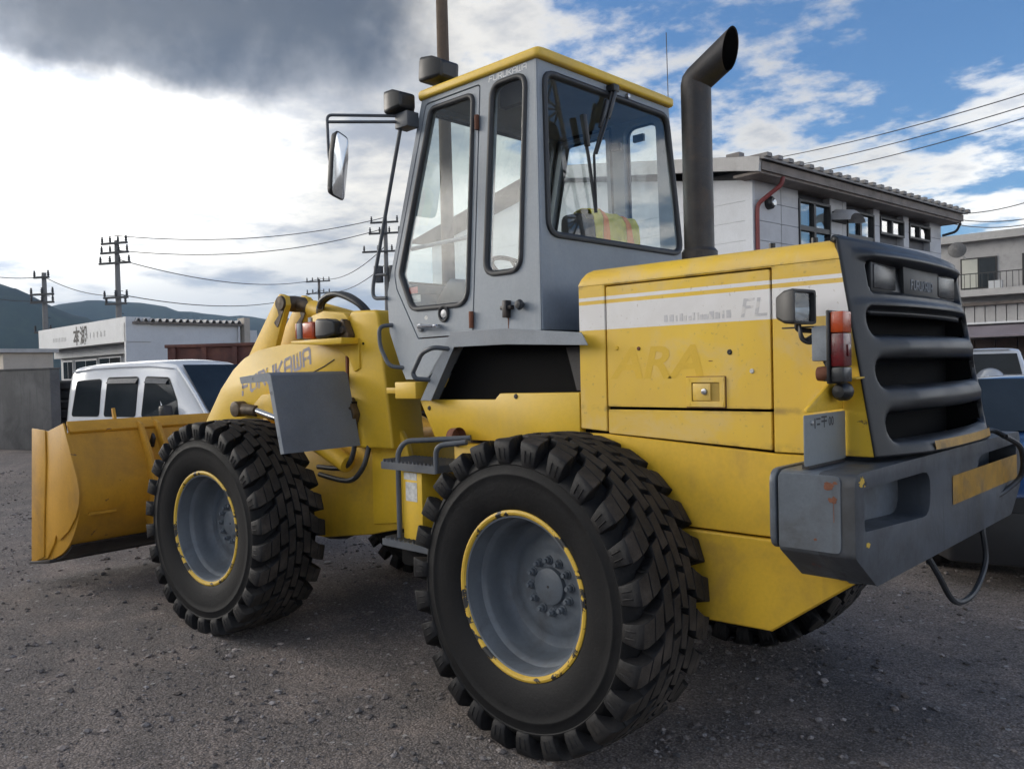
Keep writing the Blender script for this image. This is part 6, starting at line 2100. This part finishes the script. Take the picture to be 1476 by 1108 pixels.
MB().prism(rpoly([(4.05, -0.84), (4.40, -0.70), (4.46, 0.0), (4.40, 0.70), (4.05, 0.84), (3.9, 0.84), (3.9, -0.84)], 0.06, 3), 0.20, 0.56, 'z').build('front_bumper', 'car_trim', bl.e, bevel=0.02)  # dark slab keeping the car's lower front black

# white hatchback half hidden between guard and off-roader
hS = [(0.0, 0.45, 0.9, 1.05, 0.72, 0.60), (0.1, 0.3, 0.95, 1.35, 0.80, 0.60), (0.4, 0.25, 0.97, 1.47, 0.83, 0.60), (1.6, 0.24, 0.96, 1.50, 0.84, 0.60), (2.2, 0.24, 0.95, 1.40, 0.84, 0.60), (2.9, 0.24, 0.93, 1.00, 0.84, 0.72), (3.6, 0.25, 0.82, 0.88, 0.80, 0.70), (3.8, 0.3, 0.6, 0.68, 0.70, 0.6)]
hb_ = Car(hS, 'small_white_car', 'small white hatchback half hidden between the radiator guard and the off-roader', (-5.75, 18.9), R(100), 'car_white', (0.6, 3.1), 0.29)
hb_.side_window([(0.35, .1), (0.45, .72), (1.2, .72), (1.2, .1)])
hb_.side_window([(1.3, .1), (1.3, .72), (2.0, .72), (2.6, .1)])
MB().add([(-0.006, -0.58, 1.0), (-0.006, 0.58, 1.0), (0.085, 0.50, 1.30), (0.085, -0.50, 1.30)], [(0, 1, 2, 3)]).build('rear_window', 'window_dark', hb_.e, smooth=0)
for s in (-1, 1):
    MB().box(-0.02, 0.06, s * 0.60, s * 0.73, 0.75, 0.98).build('tail_lamp', 'tail_red', hb_.e, bevel=0.015)

# ------------------------------------------------------------------ yard things
paint('maroon_steel', (0.090, 0.030, 0.024), 0.6, var=0.3, scale=2.5, dirt=(0.20, 0.09, 0.055), dirt_amt=0.6, dirt_scale=2.5, streak=0.3, bump=0.1)
cn = empty('scrap_container', (-14.68, 3.86, 0), R(38), 'rusty maroon steel container standing behind the white van', 'container')
MB().box(0, 3.0, 0, 0.06, 0.15, 2.20).build('long_side', 'maroon_steel', cn)
MB().box(0, 3.0, 1.74, 1.80, 0.15, 2.20).build('long_side', 'maroon_steel', cn)
MB().box(0, 0.06, 0.061, 1.739, 0.15, 2.18).build('end_wall', 'maroon_steel', cn)
MB().box(2.94, 3.0, 0.061, 1.739, 0.15, 2.18).build('end_wall', 'maroon_steel', cn)
MB().box(0.06, 2.94, 0.06, 1.74, 0.15, 0.22).build('floor', 'maroon_steel', cn)
MB().box(-0.04, 3.04, -0.05, 0.10, 2.20, 2.27).build('top_rail', 'maroon_steel', cn, bevel=0.01)
MB().box(-0.04, 3.04, 1.70, 1.85, 2.20, 2.27).build('top_rail', 'maroon_steel', cn, bevel=0.01)
MB().box(-0.05, 0.10, 0.10, 1.70, 2.20, 2.265).build('top_rail', 'maroon_steel', cn, bevel=0.01)
for k in range(5):
    MB().box(0.1 + k * 0.66, 0.2 + k * 0.66, -0.06, 0.0, 0.15, 2.199).build('rib', 'maroon_steel', cn)
cn.location.z = 0.0

wv = Vector((-17.85 + 22.0, 1.75 + 1.2, 0))
cwall = empty('concrete_wall', (-17.95, 2.72, 0), math.atan2(-1.55, -5.2), 'stained grey concrete block wall at the left edge', 'wall')
MB().box(0, 7.0, -0.12, 0.12, 0, 1.84).build('wall_slab', 'concrete', cwall, bevel=0.015)
MB().box(-0.02, 7.0, -0.14, 0.14, 1.841, 1.875).build('coping', 'concrete', cwall, bevel=0.01)


def old_tyre(x, y, z, r, w, tilt, label, group=None):
    mb = MB().lathe([(r * .58, -w * .36), (r * .66, -w * .5), (r * .9, -w * .48), (r, -w * .3), (r, w * .3), (r * .9, w * .48), (r * .66, w * .5), (r * .58, w * .36), (r * .62, 0), (r * .58, -w * .36)], 28, 'z')
    o = mb.build('old_tyre', 'car_rubber', None, smooth=40)
    o.location = (x, y, z)
    o.rotation_euler = tilt
    tag(o, label, 'tyre', group)
    return o


for k in range(7):
    old_tyre(-18.9 + 0.03 * math.sin(k * 2.1), 3.35 + 0.04 * math.cos(k * 1.3), 0.115 + k * 0.225, 0.36, 0.22, (0.02 * math.sin(k), 0.02 * math.cos(k), k), ['bottom', 'second', 'third', 'fourth', 'fifth', 'sixth', 'topmost'][k] + ' worn tyre of the front stack between concrete wall and van', 'stacked old tyres')
for k in range(6):
    old_tyre(-19.3 + 0.03 * math.sin(k * 1.1), 4.0, 0.115 + k * 0.225, 0.36, 0.22, (0, 0.02 * math.cos(k), k), ['bottom', 'second', 'third', 'fourth', 'fifth', 'topmost'][k] + ' worn tyre of the rear stack behind the front one', 'rear stack of old tyres')
old_tyre(-17.0, -0.55, 0.13, 0.42, 0.24, (0, 0, 0), 'black tyre lying flat at the foot of the concrete wall')
old_tyre(-17.2, -0.35, 0.36, 0.40, 0.22, (0.12, -0.10, 0), 'black tyre lying on top of another at the foot of the wall')
paint('timber', (0.24, 0.215, 0.18), 0.85, var=0.2, scale=4, streak=0.4, dirt=(0.12, 0.10, 0.08))
tm = MB().box(-1.4, 1.4, -0.11, 0.11, 0.0, 0.20)
tmo = tm.build('timber_beam', 'timber', None, bevel=0.012)
tmo.location = (-16.05, -0.95, 0.0)
tmo.rotation_euler = (0, 0, R(43))
tag(tmo, 'weathered grey timber beam lying before the tyres at the left edge', 'beam')
for k in range(4):
    MB().cyl((-0.6 + k * 0.45, -0.112, 0.11), (-0.6 + k * 0.45, -0.09, 0.11), 0.035, 10).build('bolt_hole', 'dark_core', tmo)

# lattice pylon out of frame to the right, mirrored in the rear window
paint('galvanised', (0.16, 0.165, 0.17), 0.6, metal=0.3, var=0.1, bump=0)
pyl = empty('power_pylon', (27.5, 31.5, 0), R(20), 'steel lattice pylon mirrored in the cab rear window', 'pylon')
HP, B0, B1 = 34.0, 2.4, 0.6


def pw(z):
    return B0 + (B1 - B0) * min(1, z / 26.0)


for sx in (-1, 1):
    for sy in (-1, 1):
        MB().tube([(sx * pw(z), sy * pw(z), z) for z in (0, 13, 26, HP)], 0.13, 6).build('leg', 'galvanised', pyl)
zc = 0.0
brc = MB()
while zc < HP - 1:
    hh = max(1.8, pw(zc) * 1.5)
    z1 = min(HP, zc + hh)
    a, b_ = pw(zc), pw(z1)
    for (c0, c1, d0, d1) in (((-1, -1), (1, -1), (-1, -1), (1, -1)), ((1, -1), (1, 1), (1, -1), (1, 1)), ((1, 1), (-1, 1), (1, 1), (-1, 1)), ((-1, 1), (-1, -1), (-1, 1), (-1, -1))):
        brc.tube([(c0[0] * a, c0[1] * a, zc), (d1[0] * b_, d1[1] * b_, z1)], 0.06, 5)
        brc.tube([(c1[0] * a, c1[1] * a, zc), (d0[0] * b_, d0[1] * b_, z1)], 0.06, 5)
        brc.tube([(d0[0] * b_, d0[1] * b_, z1), (d1[0] * b_, d1[1] * b_, z1)], 0.05, 5)
    zc = z1
brc.build('lattice_bracing', 'galvanised', pyl, smooth=0)
for z in (24, 28, 32):
    MB().prism([(-5.0, z), (0, z + 0.9), (5.0, z), (0, z - 0.1)], -0.15, 0.15).build('crossarm', 'galvanised', pyl)

# unseen shed added out of frame to darken the van's window reflections
shd = empty('unseen_shed', (-27.0, -17.0, 0), R(-28), 'unseen long dark shed added to darken the van side windows', 'shed')
MB().box(-16, 16, -4, 0, 0, 5.0).build('wall', 'brown_tile', shd)
MB().prism([(-4.6, 5.0), (0.6, 5.0), (0.6, 5.15), (-2.0, 6.3), (-4.6, 5.15)], -16.5, 16.5, 'x').build('roof', 'roof_metal', shd)
for k in range(5):
    MB().box(-14 + k * 6, -10.5 + k * 6, 0.0, 0.06, 0, 3.6).build('shutter', 'fascia', shd)
